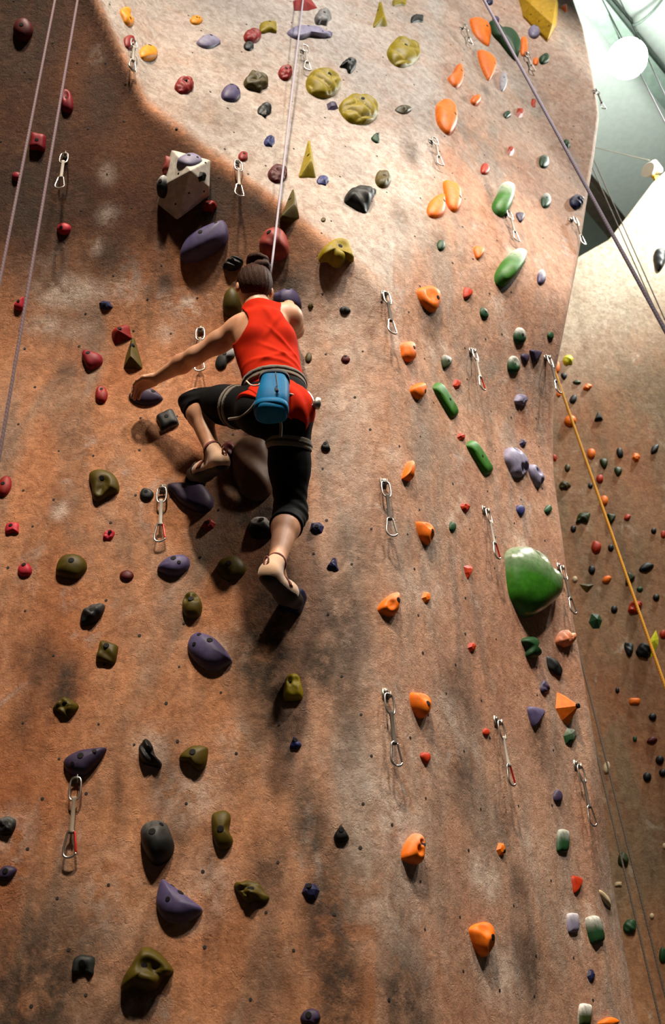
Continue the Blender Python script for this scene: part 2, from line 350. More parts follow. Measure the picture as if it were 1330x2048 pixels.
v, f = box((3, 3.5, 14.35), (22, 26, .3)); tag(add('ceiling', mesh_from('ceiling', v, f, False), M_CEIL), 'smooth pale green ceiling above the climbing hall', 'ceiling', kind='structure')
v, f = box((3, 3.5, -1.75), (22, 26, .3)); tag(add('floor', mesh_from('floor', v, f, False), M_FLOOR), 'dark grey matted floor of the climbing hall', 'floor', kind='structure')
v, f = box((3, 16.4, 6.3), (22, .2, 15.8)); tag(add('wall_far', mesh_from('wall_far', v, f, False), M_CEIL), 'plain pale green end wall of the hall', 'wall', kind='structure')

# ------------------------------------------------------------------ climbing holds
SHAPE = dict(
    oval=[(math.cos(a), math.sin(a)) for a in np.linspace(0, 2*math.pi, 10, endpoint=False)],
    egg=[(0, -1), (.62, -.72), (.95, -.05), (.85, .6), (.4, .97), (-.4, .97), (-.85, .6), (-.95, -.05), (-.62, -.72)],
    tear=[(0, -1), (.28, -.6), (.7, .0), (.95, .55), (.5, .97), (-.5, .97), (-.95, .55), (-.7, 0), (-.28, -.6)],
    shield=[(-.75, -.95), (.1, -1), (.8, -.8), (1, -.15), (.75, .5), (.25, 1), (-.2, .85), (-.7, .2), (-.98, -.4)],
    tri=[(0, -1), (.16, -.93), (.45, -.35), (.74, .25), (1, .82), (.88, 1), (0, 1), (-.88, 1), (-1, .82), (-.74, .25), (-.45, -.35), (-.16, -.93)],
    triv=[(-1, -.9), (0, -1), (1, -.85), (.6, .1), (.12, 1), (-.12, .95), (-.6, .1)],
    leaf=[(-1, .15), (-.55, -.6), (0, -.95), (.55, -.75), (1, -.1), (.6, .55), (0, .92), (-.6, .7)],
    dee=[(-1, .1), (-.85, -.6), (-.3, -.98), (.4, -.98), (1, -.8), (1, .3), (.95, .9), (.2, .75), (-.5, .95), (-.95, .9)],
    quad=[(-.8, -1), (0, -1), (.9, -.85), (1, 0), (.85, 1), (0, .95), (-1, .9), (-.95, 0)],
    rock=[(-.9, -.3), (-.5, -.9), (.2, -1), (.75, -.7), (1, .1), (.6, .55), (.45, 1), (-.2, .8), (-.75, .75), (-1, .2)],
    bean=[(-.5, -1), (.35, -1), (.8, -.6), (.62, 0), (1, .55), (.55, 1), (-.25, .98), (-.75, .5), (-.9, -.1), (-.95, -.7)],
    bar=[(-1, -.7), (-.5, -1), (.5, -1), (1, -.75), (1, .7), (.5, 1), (-.5, 1), (-1, .8)],
    kite=[(-.1, -1), (.8, -.45), (1, .0), (.35, .85), (.1, 1), (-.5, .4), (-1, .1), (-.8, -.3)],
    hexa=[(-.55, -1), (.5, -.9), (1, -.1), (.6, .9), (-.4, 1), (-1, .15)],
    wedge=[(-1, -.5), (-.3, -1), (.5, -.8), (1, .55), (.3, 1), (-.8, .9)],
    fang=[(-1, .6), (-.7, -.3), (0, -.95), (.8, -.9), (1, -.2), (.75, .8), (.35, 1), (-.05, .6), (-.5, .5)])
PXM = 450.0
def hold_geo(loc2, H, style, rng, o):
    pts = np.array(loc2); ext = np.abs(pts).max(0)+1e-6; sz = float(ext.mean())
    big = sz > .045 or style == 'brain'
    if style in ('facet', 'pyr'):
        k = len(pts); rings = [(1.06, -.015), (1, 0)]
        pk = np.array(o.get('pk', (rng.uniform(-.2, .2), rng.uniform(-.1, .3))))*ext
        V = []; 
        for r, h in rings: V += [(*(p*r), h) for p in pts]
        if style == 'facet':
            for p in pts:
                q = pk+(p-pk)*rng.uniform(.45, .62); V.append((*q, H*rng.uniform(.72, .95)))
            V.append((*pk, H)); nr = 3
        else:
            V.append((*pk, H)); nr = 2
        Fc = [(a*k+j, a*k+(j+1) % k, (a+1)*k+(j+1) % k, (a+1)*k+j) for a in range(nr-1) for j in range(k)]
        Fc += [((nr-1)*k+j, (nr-1)*k+(j+1) % k, nr*k) for j in range(k)]
        return np.array(V), Fc, False
    seg = 36 if big else 20; nr = 11 if big else 7
    if o.get('hi'): seg, nr = 72, 22
    P = catmull(pts, seg); pk = np.array(o.get('pk', (rng.uniform(-.12, .12), rng.uniform(-.25, .0))))*ext
    p_, q_ = dict(dome=(2.2, 2.0), jug=(2.6, 2.0), flat=(4.5, 1.6), cone=(1.35, 1.0), brain=(2.6, 2.0), rib=(2.4, 2.0), lump=(2.4, 2.0), rough=(2.2, 1.8)).get(style, (2.2, 2))
    V = [(*(p*1.05), -.02) for p in P]
    for i in range(nr):
        r = 1-i/nr; r = r**.8
        h = H*max(0, 1-r**p_)**(1/q_)
        V += [(*(pk+(p-pk)*r), h) for p in P]
    V.append((*pk, H)); V = np.array(V)
    x, y = V[:, 0]/ext[0], V[:, 1]/ext[1]; top = np.clip(V[:, 2]/H, 0, 1); k = sstep(.0, .5, top)
    xs, ys = V[:, 0], V[:, 1]
    for dx, dy, dr, dd in o.get('dish', ()):
        V[:, 2] -= dd*H*np.exp(-(((x-dx)**2+(y-dy)**2)/dr**2)**1.5)*k
    if style == 'brain':
        ph = rng.uniform(0, 6, 6); s = sz*.30
        c1 = np.abs(np.sin(xs/s+1.7*np.sin(ys/s*.8+ph[0])+ph[1])); c2 = np.abs(np.sin(ys/s*.9+1.6*np.sin(xs/s*.7+ph[2])+ph[3]))
        V[:, 2] += .42*H*k*(np.minimum(c1, c2)**.6-.55)
    if style == 'rib':
        a = o.get('ra', .5); V[:, 2] += .16*H*k*np.sin((xs*math.cos(a)+ys*math.sin(a))/sz*9+1.2*np.sin(ys/sz*2))
    if style == 'lump':
        cs = rng.uniform(-.75, .75, (7, 2))
        b = np.max([np.exp(-((x-c[0])**2+(y-c[1])**2)/.12) for c in cs], 0); V[:, 2] *= (.55+.6*b)
    if style == 'rough' or o.get('ns'):
        ph = rng.uniform(0, 6, 8); s = sz*.45; a = o.get('ns', .10)
        V[:, 2] += a*H*k*(np.sin(xs/s+ph[0]+np.sin(ys/s*1.3+ph[1]))+np.sin(ys/s*1.6+ph[2]+np.sin(xs/s*1.9+ph[3]))+.6*np.sin((xs+ys)/s*2.7+ph[4]))
    n = nr+1
    Fc = [(a*seg+j, a*seg+(j+1) % seg, (a+1)*seg+(j+1) % seg, (a+1)*seg+j) for a in range(n-1) for j in range(seg)]
    Fc += [((n-1)*seg+j, (n-1)*seg+(j+1) % seg, n*seg) for j in range(seg)]
    return V, Fc, True
_bolt_me = {}
def bolt_mesh(r):
    k = round(r, 4)
    if k not in _bolt_me:
        v, f = lathe([(r*1.0, -.012), (r*1.0, .0010), (r*.92, .0013), (r*.5, .0013), (r*.2, .0013)], 12)
        _bolt_me[k] = mesh_from('bolt', v, f); _bolt_me[k].materials.append(M_DARK)
    return _bolt_me[k]
def local_axes(p, n):
    r, u = frame(n); return r, u, n
def add_hold(style, shape, u, v, w, h, ang, color, label, g=front, group=None, H=None, name='climbing_hold', off=0.0, tilt=None, bolts=True, chalk=0.0, rimchalk=0.0, **o):
    rng = np.random.RandomState(int(abs(u)*7919+abs(v)*104729) % 2**31)
    P = hit(u, v, g) if g is front else hit(u, v, g, 5.0, 12.0)
    n = normal(P, g, .05)
    if g is front and style == 'g': pass
    if tilt is not None:
        r_, u_ = frame(n); n = n+tilt[0]*r_+tilt[1]*u_; n /= np.linalg.norm(n)
    pxm = FPX/np.dot(P, ROT.T @ np.array([0, 0, 1.0])) if False else FPX/float(np.dot(ROT[:, 2], P))
    if H is None: H = .48*min(w, h)/pxm
    H *= .78
    r_, u_ = frame(n)
    pl = P+n*(off+.40*H)
    if isinstance(shape, str):
        c, s = math.cos(math.radians(ang)), math.sin(math.radians(ang)); px = []
        for a, b in SHAPE[shape]:
            a *= w/2*(1+rng.uniform(-.05, .05)); b *= h/2*(1+rng.uniform(-.05, .05))
            px.append((u+a*c-b*s, v+a*s+b*c))
    else: px = shape
    loc = []
    for a, b in px:
        d = ray(a, b); t = np.dot(pl, n)/np.dot(d, n); q = d*t-pl; loc.append((q.dot(r_), q.dot(u_)))
    loc = np.array(loc); cen = .5*(loc.max(0)+loc.min(0)); loc = loc-cen
    base = P+n*off+(pl-n*.40*H-P-n*off)+r_*cen[0]+u_*cen[1]
    area = .5*np.sum(loc[:, 0]*np.roll(loc[:, 1], -1)-loc[:, 1]*np.roll(loc[:, 0], -1))
    if area < 0: loc = loc[::-1]
    V, Fc, sm = hold_geo(loc, H, style, rng, o)
    me = mesh_from(name, np.stack([V[:, 0], -V[:, 2], V[:, 1]], 1), Fc, sm)
    ob = add(name, me, hold_mat(color)); ext = np.abs(loc).max(0)
    ob.matrix_world = Matrix.Translation(Vector(base)) @ axes(r_, u_, n).to_4x4()
    if chalk or rimchalk:
        yy = V[:, 1]/ext[1]; c = np.clip((yy+.1)*1.1, 0, 1)*chalk
        if rimchalk: c = np.maximum(c, rimchalk*np.clip((.35-V[:, 2]/H)*3, 0, 1))
        a_ = me.attributes.new('chalk', 'FLOAT', 'POINT'); a_.data.foreach_set('value', c.astype(np.float32))
    tag(ob, label, 'climbing hold', group)
    if bolts:
        bl = o.get('bolt', ((0, .12),)); R_ = np.clip(.0115*(min(w, h)/40)**.5, .0055, .0125)*o.get('br', 1.0)
        for i, bb in enumerate(bl):
            d = (V[:, 0]/ext[0]-bb[0])**2+(V[:, 1]/ext[1]-bb[1])**2+1e3*(V[:, 2] < .02*H)
            k = int(np.argmin(d)); vn = me.vertices[k].normal
            b = add('bolt', bolt_mesh(R_ if i == 0 else R_*.7), None, ob)
            q = vn.to_track_quat('Z', 'Y'); b.matrix_local = Matrix.Translation(Vector((V[k, 0], -V[k, 2], V[k, 1]))+vn*.0) @ q.to_matrix().to_4x4()
            b.matrix_parent_inverse = Matrix.Identity(4)
    return ob

GL, GR, GB = 'climbing holds on the left face', 'climbing holds on the right face', 'small holds on the far wall'
def L_(*a, **k): return add_hold(*a, group=GL, **k)
def R_(*a, **k): return add_hold(*a, group=GR, **k)
# --- overhanging upper left
L_('jug', 'oval', 45, 57, 40, 46, 0, 'maroon', 'round maroon hold in the dark top left corner', bolt=((.05, .1),))
L_('jug', 'egg', 133, 200, 26, 48, -8, 'crimson', 'tall crimson hold just right of the pink rope', dish=[(0, .3, .4, .4)])
L_('flat', 'quad', 75, 282, 32, 34, 4, 'crimson', 'squarish crimson hold between the two pink ropes', bolt=((.05, -.05),))
L_('dome', 'oval', 33, 352, 20, 18, 0, 'crimson', 'dim crimson hold half hidden by the left pink rope', bolts=False)
L_('dome', 'oval', 127, 456, 29, 24, 0, 'pink', 'small pink oval hold below the left quickdraw', bolt=((-.3, 0),))
L_('jug', 'tear', 40, 606, 22, 30, 25, 'pink', 'pale pink hold at the left edge behind a rope', bolt=((.1, .3),))
# --- pale panel
L_('rough', 'bean', 256, 32, 22, 38, -20, 'amber', 'bent amber hold at the top of the pale panel edge', bolt=((.2, -.3),))
L_('dome', 'oval', 393, 39, 25, 18, 0, 'amber', 'small flat amber hold beside a thin crack', bolt=((0, .1), (.4, .2)))
L_('dome', 'egg', 260, 83, 22, 28, 180, 'red', 'red pear hold directly above the highest left quickdraw', bolts=False)
L_('dome', 'egg', 298, 103, 38, 32, 0, 'amber', 'amber egg shaped hold at the pale panel edge', bolt=((0, .55),))
L_('dome', 'leaf', 418, 81, 49, 28, 4, 'lavender', 'pale lavender oval hold below the small amber one', bolt=((.1, .4), (-.55, .3)))
L_('brain', 'oval', 370, 169, 39, 32, -10, 'red', 'wrinkled red hold left of the purple egg hold')
L_('dome', 'dee', 537, 52, 34, 24, 0, 'yellow', 'mustard half dome hold beside a wrinkled red one', bolt=((.1, .45),))
L_('brain', 'oval', 506, 70, 36, 27, -12, 'red', 'wrinkled red hold touching a small black ring')
L_('jug', 'oval', 498, 91, 21, 18, 0, 'slate', 'small black ring hold under a wrinkled red one')
L_('flat', [(574, 64), (584, 54), (600, 50), (640, 53), (652, 62), (662, 65), (664, 71), (645, 72), (625, 68), (608, 75), (590, 75)], 619, 63, 88, 26, 0, 'lavender', 'long lavender boomerang hold behind the top rope', H=.045, bolt=((-.1, .4), (.5, .3)))
L_('dome', 'oval', 656, 68, 19, 14, 0, 'purple', 'small purple knob at the tip of the boomerang hold')
L_('pyr', 'wedge', 611, 5, 50, 26, 0, 'red', 'flat red wedge hold cut by the top of the picture', bolts=False)
L_('rough', 'rock', 648, 32, 34, 30, 0, 'grey', 'grey rock shaped hold right of the top rope', ns=.16)
L_('cone', 'tri', 763, 23, 27, 50, 0, 'yellow', 'tall yellow horn hold highest on the pale panel', H=.06, pk=(0, -.5), bolt=((.15, .25),))
L_('dome', 'dee', 799, 3, 28, 16, 0, 'yellow', 'yellow hold at the top edge right of a horn', bolts=False)
L_('dome', 'dee', 835, 36, 25, 16, 0, 'slate', 'small dark grey half round hold near the top', bolt=((0, .4),))
L_('brain', 'rock', 514, 161, 50, 38, 12, 'brown', 'lumpy olive brown hold above the purple egg', ns=.08)
L_('dome', 'egg', 463, 183, 40, 34, 8, 'purple', 'dark purple egg hold in the middle of pale panel', bolt=((0, .55), (.6, .3)))
L_('brain', 'oval', 572, 143, 28, 30, 0, 'red', 'wrinkled red ball hold left of the rope')
L_('rough', 'rock', 530, 218, 27, 28, 20, 'slate', 'dark angular hold below the olive brown lump', ns=.15)
L_('brain', 'oval', 649, 162, 70, 57, 6, 'yellow', 'large wrinkled yellow hold, left one of three', H=.075, hi=True, bolt=((.2, .2),))
L_('brain', 'oval', 720, 215, 78, 57, 10, 'yellow', 'large wrinkled yellow hold, lowest of three', H=.075, hi=True, bolt=((.05, .25),))
L_('brain', 'oval', 809, 101, 66, 58, 0, 'yellow', 'large wrinkled yellow hold, highest of three', H=.075, hi=True, bolt=((0, .15),))
L_('facet', 'wedge', 666, 210, 24, 17, 0, 'violet', 'tiny dark violet chip between two yellow wrinkled holds', bolts=False)
L_('rib', 'fang', 698, 127, 30, 28, 20, 'slate', 'ribbed dark grey hold above the yellow wrinkled ones', ra=1.2)
L_('lump', 'leaf', 808, 217, 34, 20, 5, 'brown', 'low olive lump near the right ridge of pale panel', bolts=False)
L_('lump', 'rock', 540, 281, 22, 22, 0, 'blue', 'small blue hold above the red button')
L_('dome', 'oval', 487, 311, 20, 20, 0, 'red', 'small round red button above a quickdraw')
L_('brain', 'oval', 557, 345, 40, 35, 8, 'maroon', 'dark red ringed hold touched by the top rope', dish=[(.05, .1, .4, .6)])
L_('cone', 'tri', 620, 311, 34, 72, 2, 'yellow', 'tall mustard horn hold right of the top rope', H=.075, bolt=((.0, -.1),), pk=(0, -.5))
L_('cone', 'tri', 586, 401, 34, 56, 6, 'olive', 'olive horn hold beside the climbing rope, lower one', H=.06, bolt=((.1, .1),), pk=(.15, -.5))
L_('lump', 'rock', 647, 359, 24, 20, 0, 'blue', 'small blue hold at the foot of mustard horn', bolts=False)
L_('rough', 'tear', 754, 273, 20, 20, 30, 'forest', 'small dark green pointed hold near the ridge')
L_('rough', [(692, 396), (697, 380), (712, 369), (735, 368), (756, 375), (748, 392), (738, 418), (722, 414), (703, 404)], 723, 391, 64, 54, 0, 'black', 'large jagged black hold with sharp right tip', H=.085, hi=True, ns=.16)
L_('lump', 'hexa', 768, 355, 32, 32, 0, 'olive', 'knobbly olive hold above the jagged black one')
L_('dome', 'oval', 647, 439, 10, 9, 0, 'olive', 'tiny olive stud below the jagged black hold', bolts=False)
# --- around the white volume and the climber's head
L_('dome', [(360, 515), (359, 498), (372, 474), (399, 455), (436, 439), (449, 440), (455, 468), (440, 491), (406, 513), (375, 521)], 408, 480, 98, 84, 0, 'purple', 'large purple sloper hold below the white volume', H=.10, hi=True, bolt=((-.05, .25), (.6, .75)))
L_('rough', 'egg', 548, 483, 62, 66, 0, 'coral', 'big rounded coral red hold above the climber', H=.09, ns=.05, bolt=((-.2, .5),))
L_('jug', [(643, 498), (655, 486), (667, 478), (683, 475), (698, 481), (705, 498), (711, 514), (704, 518), (696, 512), (688, 521), (672, 521), (660, 511), (646, 512)], 678, 498, 66, 48, 0, 'yellow', 'mustard hooded hold right of the coral one', H=.07, dish=[(.15, .0, .45, .35)], bolt=((.12, .15),))
L_('rib', 'leaf', 466, 526, 42, 32, -10, 'black', 'ribbed black oval hold left of the hair bun', ra=1.0)
L_('dome', 'egg', 464, 603, 42, 60, 0, 'olive', 'olive hold behind the climber head', H=.07, bolts=False)
L_('dome', [(545, 592), (553, 583), (565, 577), (580, 574), (592, 580), (600, 594), (602, 610), (592, 622), (570, 624), (552, 615)], 574, 599, 58, 48, 0, 'purple', 'round purple hold gripped above the climber shoulder', H=.08, bolt=((.2, .75),))
L_('dome', 'oval', 690, 620, 22, 16, 5, 'black', 'small flat black oval hold right of the climber')
L_('facet', 'rock', 621, 612, 12, 12, 0, 'brown', 'tiny brown chip right of the climber shoulder', bolts=False)
L_('dome', 'egg', 617, 714, 14, 22, 10, 'brown', 'brown hold peeping out beside the red top', bolts=False)
L_('dome', 'egg', 691, 717, 19, 16, 0, 'maroon', 'small maroon button right of the climber waist', bolt=((0, .4),))
L_('dome', 'bean', 449, 714, 30, 50, 45, 'slate', 'dark oblong hold under the climber upper arm', chalk=.4)
# --- left middle
L_('facet', 'wedge', 211, 609, 29, 18, 0, 'navy', 'navy chip on the chalky seam')
L_('cone', 'dee', 241, 666, 38, 34, -15, 'red', 'rust red cone hold above the olive pyramid', H=.05, pk=(-.3, .1), bolt=((-.1, .3),))
L_('cone', 'tri', 264, 702, 40, 66, 0, 'olive', 'olive pyramid hold left of the outstretched hand', H=.07, pk=(-.05, -.5), bolt=((-.05, .3),))
L_('jug', 'shield', 181, 719, 44, 36, 15, 'crimson', 'crimson snout shaped hold left of the olive pyramid', H=.05, bolt=((-.2, .35),), pk=(-.2, -.1))
L_('jug', 'egg', 202, 787, 26, 36, 0, 'red', 'red egg hold left of the held hold', bolt=((0, .45),), dish=[(0, .45, .35, .3)])
L_('dome', 'leaf', 290, 791, 70, 38, 8, 'violet', 'dark violet leaf hold under the climber left hand', H=.05, pk=(0, .2), bolt=((.5, .1),))
L_('flat', 'quad', 334, 838, 40, 34, -28, 'slate', 'dark grey diamond hold near the bent knee', rimchalk=.6)
L_('jug', 'egg', 8, 970, 28, 44, 20, 'red', 'red hold cut by the left edge of the picture', bolt=((0, 0),))
L_('jug', [(176, 948), (187, 938), (205, 937), (226, 945), (236, 962), (236, 980), (225, 985), (215, 990), (203, 998), (192, 1001), (184, 993), (182, 975)], 206, 968, 60, 62, 0, 'olive', 'olive horseshoe shaped hold', H=.065, dish=[(.1, -.1, .35, .35), (-.1, -.5, .25, .3)], bolt=((.0, .15),))
L_('flat', 'hexa', 293, 988, 28, 23, 0, 'slate', 'dark grey hexagonal hold left of the quickdraw')
L_('flat', [(332, 969), (344, 964), (372, 963), (401, 964), (419, 982), (427, 1003), (416, 1020), (392, 1021), (362, 1006), (344, 985)], 383, 992, 94, 60, 0, 'violet', 'large violet wing hold under the raised foot', H=.055, bolt=((-.15, .45),))
L_('flat', 'quad', 391, 953, 40, 26, 5, 'black', 'black block hold under the toe of raised foot', H=.07, bolts=False)
L_('rough', 'egg', 457, 899, 36, 36, 30, 'maroon', 'dark maroon hold beside the raised ankle', bolts=False)
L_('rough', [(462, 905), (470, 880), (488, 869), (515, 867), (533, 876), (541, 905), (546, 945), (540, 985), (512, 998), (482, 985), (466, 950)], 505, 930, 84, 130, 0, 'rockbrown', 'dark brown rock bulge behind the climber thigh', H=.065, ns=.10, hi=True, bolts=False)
L_('jug', 'dee', 23, 1055, 28, 23, 0, 'pink', 'pink hold at left edge below the red one', bolt=((-.1, .3),))
L_('lump', 'leaf', 217, 1069, 28, 22, -25, 'pink', 'glossy magenta hold below the horseshoe', bolt=((.2, .4),))
L_('jug', 'egg', 49, 1138, 30, 27, 0, 'pink', 'pink hold left of the olive sloper', bolt=((0, .5),))
L_('dome', [(111, 1132), (118, 1116), (130, 1108), (150, 1106), (166, 1113), (172, 1125), (170, 1138), (156, 1153), (138, 1155), (112, 1147)], 141, 1131, 62, 48, 0, 'olive', 'broad olive sloper hold on the left', H=.06, bolt=((.15, .15),))
L_('dome', 'oval', 253, 1150, 28, 22, -5, 'maroon', 'small maroon disc left of a purple hold', bolts=False)
L_('dome', [(313, 1134), (325, 1120), (342, 1110), (365, 1107), (377, 1114), (377, 1131), (359, 1147), (338, 1149), (318, 1141)], 346, 1128, 66, 44, 0, 'purple', 'purple half moon hold below the quickdraw', H=.055, bolt=((.1, .3), (.45, -.1)))
L_('facet', 'leaf', 417, 1048, 32, 25, -5, 'red', 'bright red chip hold between purple and black holds', bolt=((0, .2),))
L_('dome', 'oval', 462, 1134, 57, 50, 0, 'olive', 'round olive disc hold left of the standing foot', H=.05, bolt=((-.1, .1),))
L_('rough', 'leaf', 183, 1226, 66, 38, -36, 'black', 'black leaf shaped hold tilted to the right', chalk=.10, H=.05)
L_('jug', 'egg', 383, 1208, 42, 54, 0, 'olive', 'olive skull like hold above the large purple one', H=.06, dish=[(-.45, .3, .3, .4), (.4, .35, .3, .4)], bolt=((0, .1),))
L_('rough', 'wedge', 523, 1052, 50, 42, 0, 'black', 'black hold with chalky top beside the standing leg', chalk=.8, bolt=((0, .4),))
L_('facet', 'hexa', 633, 1055, 30, 25, -10, 'navy', 'navy faceted hold right of the standing calf', bolt=((0, 0),))
L_('facet', 'tri', 667, 1126, 25, 27, 10, 'navy', 'small navy triangle hold near the arete', bolts=False)
L_('flat', 'tear', 652, 890, 22, 22, 10, 'black', 'small black triangular hold right of the leg loop', bolt=((0, .1),))
L_('flat', 'quad', 587, 1196, 44, 46, 20, 'navy', 'dark navy foothold under the standing foot', H=.10, bolts=False)
# --- lower left
L_('dome', [(373, 1292), (377, 1275), (385, 1265), (398, 1262), (430, 1275), (462, 1313), (455, 1325), (430, 1337), (405, 1332), (382, 1312)], 417, 1300, 90, 76, 0, 'purple', 'large purple wing hold right of the olive cube', H=.07, hi=True, bolt=((.1, .3), (-.4, .7), (-.6, .2)), rimchalk=.3)
L_('flat', 'quad', 214, 1304, 40, 44, 8, 'olive', 'chipped olive cube hold left of the purple wing', ns=.08, bolt=((.05, .35),))
L_('lump', 'kite', 130, 1414, 52, 46, 0, 'olive', 'dark olive knobbly hold above the violet fin')
L_('jug', [(565, 1390), (568, 1370), (572, 1352), (584, 1345), (597, 1348), (602, 1365), (606, 1385), (600, 1397), (570, 1398)], 585, 1371, 42, 52, 0, 'yellow', 'mustard skull like hold on the grey streak', H=.055, dish=[(-.2, .25, .3, .35), (.4, .25, .3, .3), (.1, -.4, .4, .2)], bolt=((-.15, .2),))
L_('rough', 'tear', 590, 1484, 25, 26, -10, 'blue', 'small blue hold below the mustard skull')
L_('dome', [(125, 1523), (135, 1510), (162, 1498), (190, 1494), (210, 1493), (206, 1507), (189, 1530), (169, 1549), (145, 1549), (130, 1539)], 167, 1521, 86, 58, 0, 'violet', 'violet fin hold with a quickdraw hanging below', H=.06, hi=True, bolt=((-.05, .25), (.55, .55), (-.4, -.3)))
L_('rib', [(276, 1500), (280, 1485), (292, 1476), (303, 1488), (309, 1508), (322, 1524), (318, 1533), (300, 1530), (282, 1522)], 299, 1506, 48, 56, 0, 'black', 'ridged black hold left of the mustard fang', H=.05, ra=.4)
L_('dome', [(357, 1512), (370, 1498), (388, 1489), (412, 1491), (415, 1503), (410, 1530), (398, 1540), (387, 1535), (377, 1524), (363, 1521)], 387, 1513, 60, 54, 0, 'olive', 'mustard fang shaped hold', H=.055, bolt=((.05, .3),))
L_('rough', 'leaf', 12, 1650, 44, 40, -30, 'black', 'black rock hold at the left edge', ns=.15, chalk=.15)
L_('dome', 'leaf', 12, 1746, 44, 32, -20, 'violet', 'dark violet oval hold at the lower left edge')
L_('dome', [(279, 1660), (290, 1643), (312, 1637), (330, 1643), (341, 1668), (346, 1690), (338, 1712), (318, 1727), (300, 1722), (283, 1690)], 312, 1683, 66, 90, 0, 'black', 'big smooth black boulder hold', H=.10, hi=True, chalk=.12, bolt=((-.1, .25), (.35, .65)))
L_('dome', 'bean', 443, 1658, 45, 79, 0, 'olive', 'mustard bean shaped hold', H=.055, bolt=((0, -.1),))
L_('flat', 'tear', 682, 1665, 33, 37, 0, 'black', 'dark bullet shaped hold on the grey streak', bolt=((0, .2),))
L_('lump', [(467, 1774), (470, 1762), (482, 1762), (492, 1758), (510, 1762), (520, 1768), (528, 1782), (538, 1793), (530, 1804), (512, 1800), (495, 1806), (480, 1790)], 503, 1782, 72, 46, 0, 'olive', 'clustered mustard bubble hold', H=.055, hi=True)
L_('facet', 'hexa', 621, 1782, 36, 35, 0, 'navy', 'blue polyhedral hold near the bottom', bolt=((-.2, .2),))
L_('dome', [(323, 1756), (340, 1766), (359, 1779), (382, 1797), (404, 1816), (389, 1833), (359, 1844), (328, 1837), (311, 1810), (313, 1779)], 354, 1799, 96, 90, 0, 'purple', 'large purple triangular wing hold near the bottom', H=.07, hi=True, bolt=((.1, .25), (-.25, .75), (-.4, -.05)), rimchalk=.25)
L_('flat', 'dee', 165, 1930, 44, 42, 5, 'slate', 'dark D shaped hold at lower left', dish=[(.1, -.6, .5, .5)])
L_('jug', [(238, 1979), (244, 1955), (258, 1932), (271, 1911), (288, 1891), (315, 1901), (343, 1935), (338, 1948), (325, 1955), (311, 1977), (288, 1981), (267, 1974), (250, 1982)], 290, 1936, 106, 94, 0, 'olive', 'large olive hooded hold at the bottom', H=.10, hi=True, dish=[(.15, .0, .35, .30), (.5, -.2, .3, .3)], bolt=((.0, .05),))
L_('jug', 'rock', 621, 2034, 40, 34, 0, 'violet', 'violet knob cut by the bottom of the picture', bolt=((-.1, .2),))
# --- right face, top
R_('jug', [(941, 38), (947, 33), (960, 33), (975, 42), (983, 58), (982, 85), (976, 91), (962, 82), (948, 65)], 963, 62, 44, 58, 0, 'orange', 'orange shield hold highest left on the right face', H=.06, dish=[(.3, -.3, .4, .35)], bolt=((.35, .25),))
R_('dome', [(980, 42), (985, 38), (995, 50), (1020, 52), (1035, 65), (1044, 85), (1040, 105), (1034, 117), (1020, 105), (1000, 80), (985, 65)], 1014, 80, 70, 76, 0, 'forest', 'big dark green hold crossed by the grey rope', H=.09, hi=True, bolts=False)
R_('dome', 'egg', 1048, 90, 16, 40, 0, 'orange', 'narrow orange hold tucked behind the dark green one', bolts=False)
R_('dome', 'oval', 992, 39, 14, 16, 0, 'purple', 'tiny purple hold above the big dark green one', bolts=False)
R_('dome', 'oval', 980, 3, 14, 12, 0, 'navy', 'tiny navy hold at top beside the grey rope', bolts=False)
R_('dome', 'oval', 1070, 61, 24, 26, 0, 'lavender', 'lavender ball hold left of the yellow volume', bolt=((.2, .4),))
R_('dome', 'tear', 1130, 16, 13, 16, 160, 'orange', 'tiny orange drop hold right of the yellow volume', bolts=False)
R_('dome', [(957, 102), (963, 97), (980, 104), (992, 118), (991, 138), (982, 157), (973, 148), (962, 125)], 974, 127, 36, 60, 0, 'orange', 'long orange wing hold below the orange shield', H=.055, bolt=((.3, .1),))
R_('jug', [(897, 155), (905, 148), (916, 128), (923, 127), (928, 142), (927, 160), (920, 173), (908, 171)], 912, 150, 32, 48, 0, 'orange', 'curved orange scoop hold left of the orange wing', H=.06, dish=[(-.5, .3, .5, .4)], bolt=((.4, .2),))
R_('dome', 'oval', 1007, 161, 15, 38, 0, 'silver', 'slim grey white oval hold', H=.04)
R_('dome', 'leaf', 1089, 116, 20, 26, 30, 'forest', 'green leaf hold below the yellow volume')
R_('dome', 'oval', 1072, 122, 12, 16, 0, 'orange', 'tiny orange stud left of the green leaf', bolts=False)
R_('jug', [(875, 215), (879, 201), (890, 195), (903, 199), (913, 212), (916, 235), (912, 254), (902, 265), (890, 258), (878, 240)], 895, 230, 42, 70, 0, 'orange', 'large orange oval jug with a deep dish', H=.075, hi=True, dish=[(-.2, .45, .42, .45)], bolt=((.3, -.05),))
R_('dome', 'egg', 953, 198, 19, 20, 40, 'orange', 'small orange stub right of the large dished jug', bolts=False, H=.05)
R_('facet', 'hexa', 1041, 224, 15, 20, 0, 'scarlet', 'scarlet chip beside a tiny green one', bolts=False)
R_('facet', 'hexa', 1068, 205, 12, 18, 0, 'scarlet', 'scarlet chip touching the grey rope', bolts=False)
R_('dome', 'leaf', 1015, 228, 15, 17, 20, 'forest', 'tiny green hold left of a scarlet chip', bolts=False)
R_('facet', 'wedge', 1134, 286, 17, 20, 0, 'forest', 'dark green hold right of the grey rope', bolts=False)
R_('facet', 'hexa', 1023, 301, 14, 18, 0, 'scarlet', 'scarlet chip alone mid way up the upper face', bolts=False)
R_('dome', 'egg', 1089, 321, 20, 27, 0, 'forest', 'green egg hold left of the grey rope', chalk=.3)
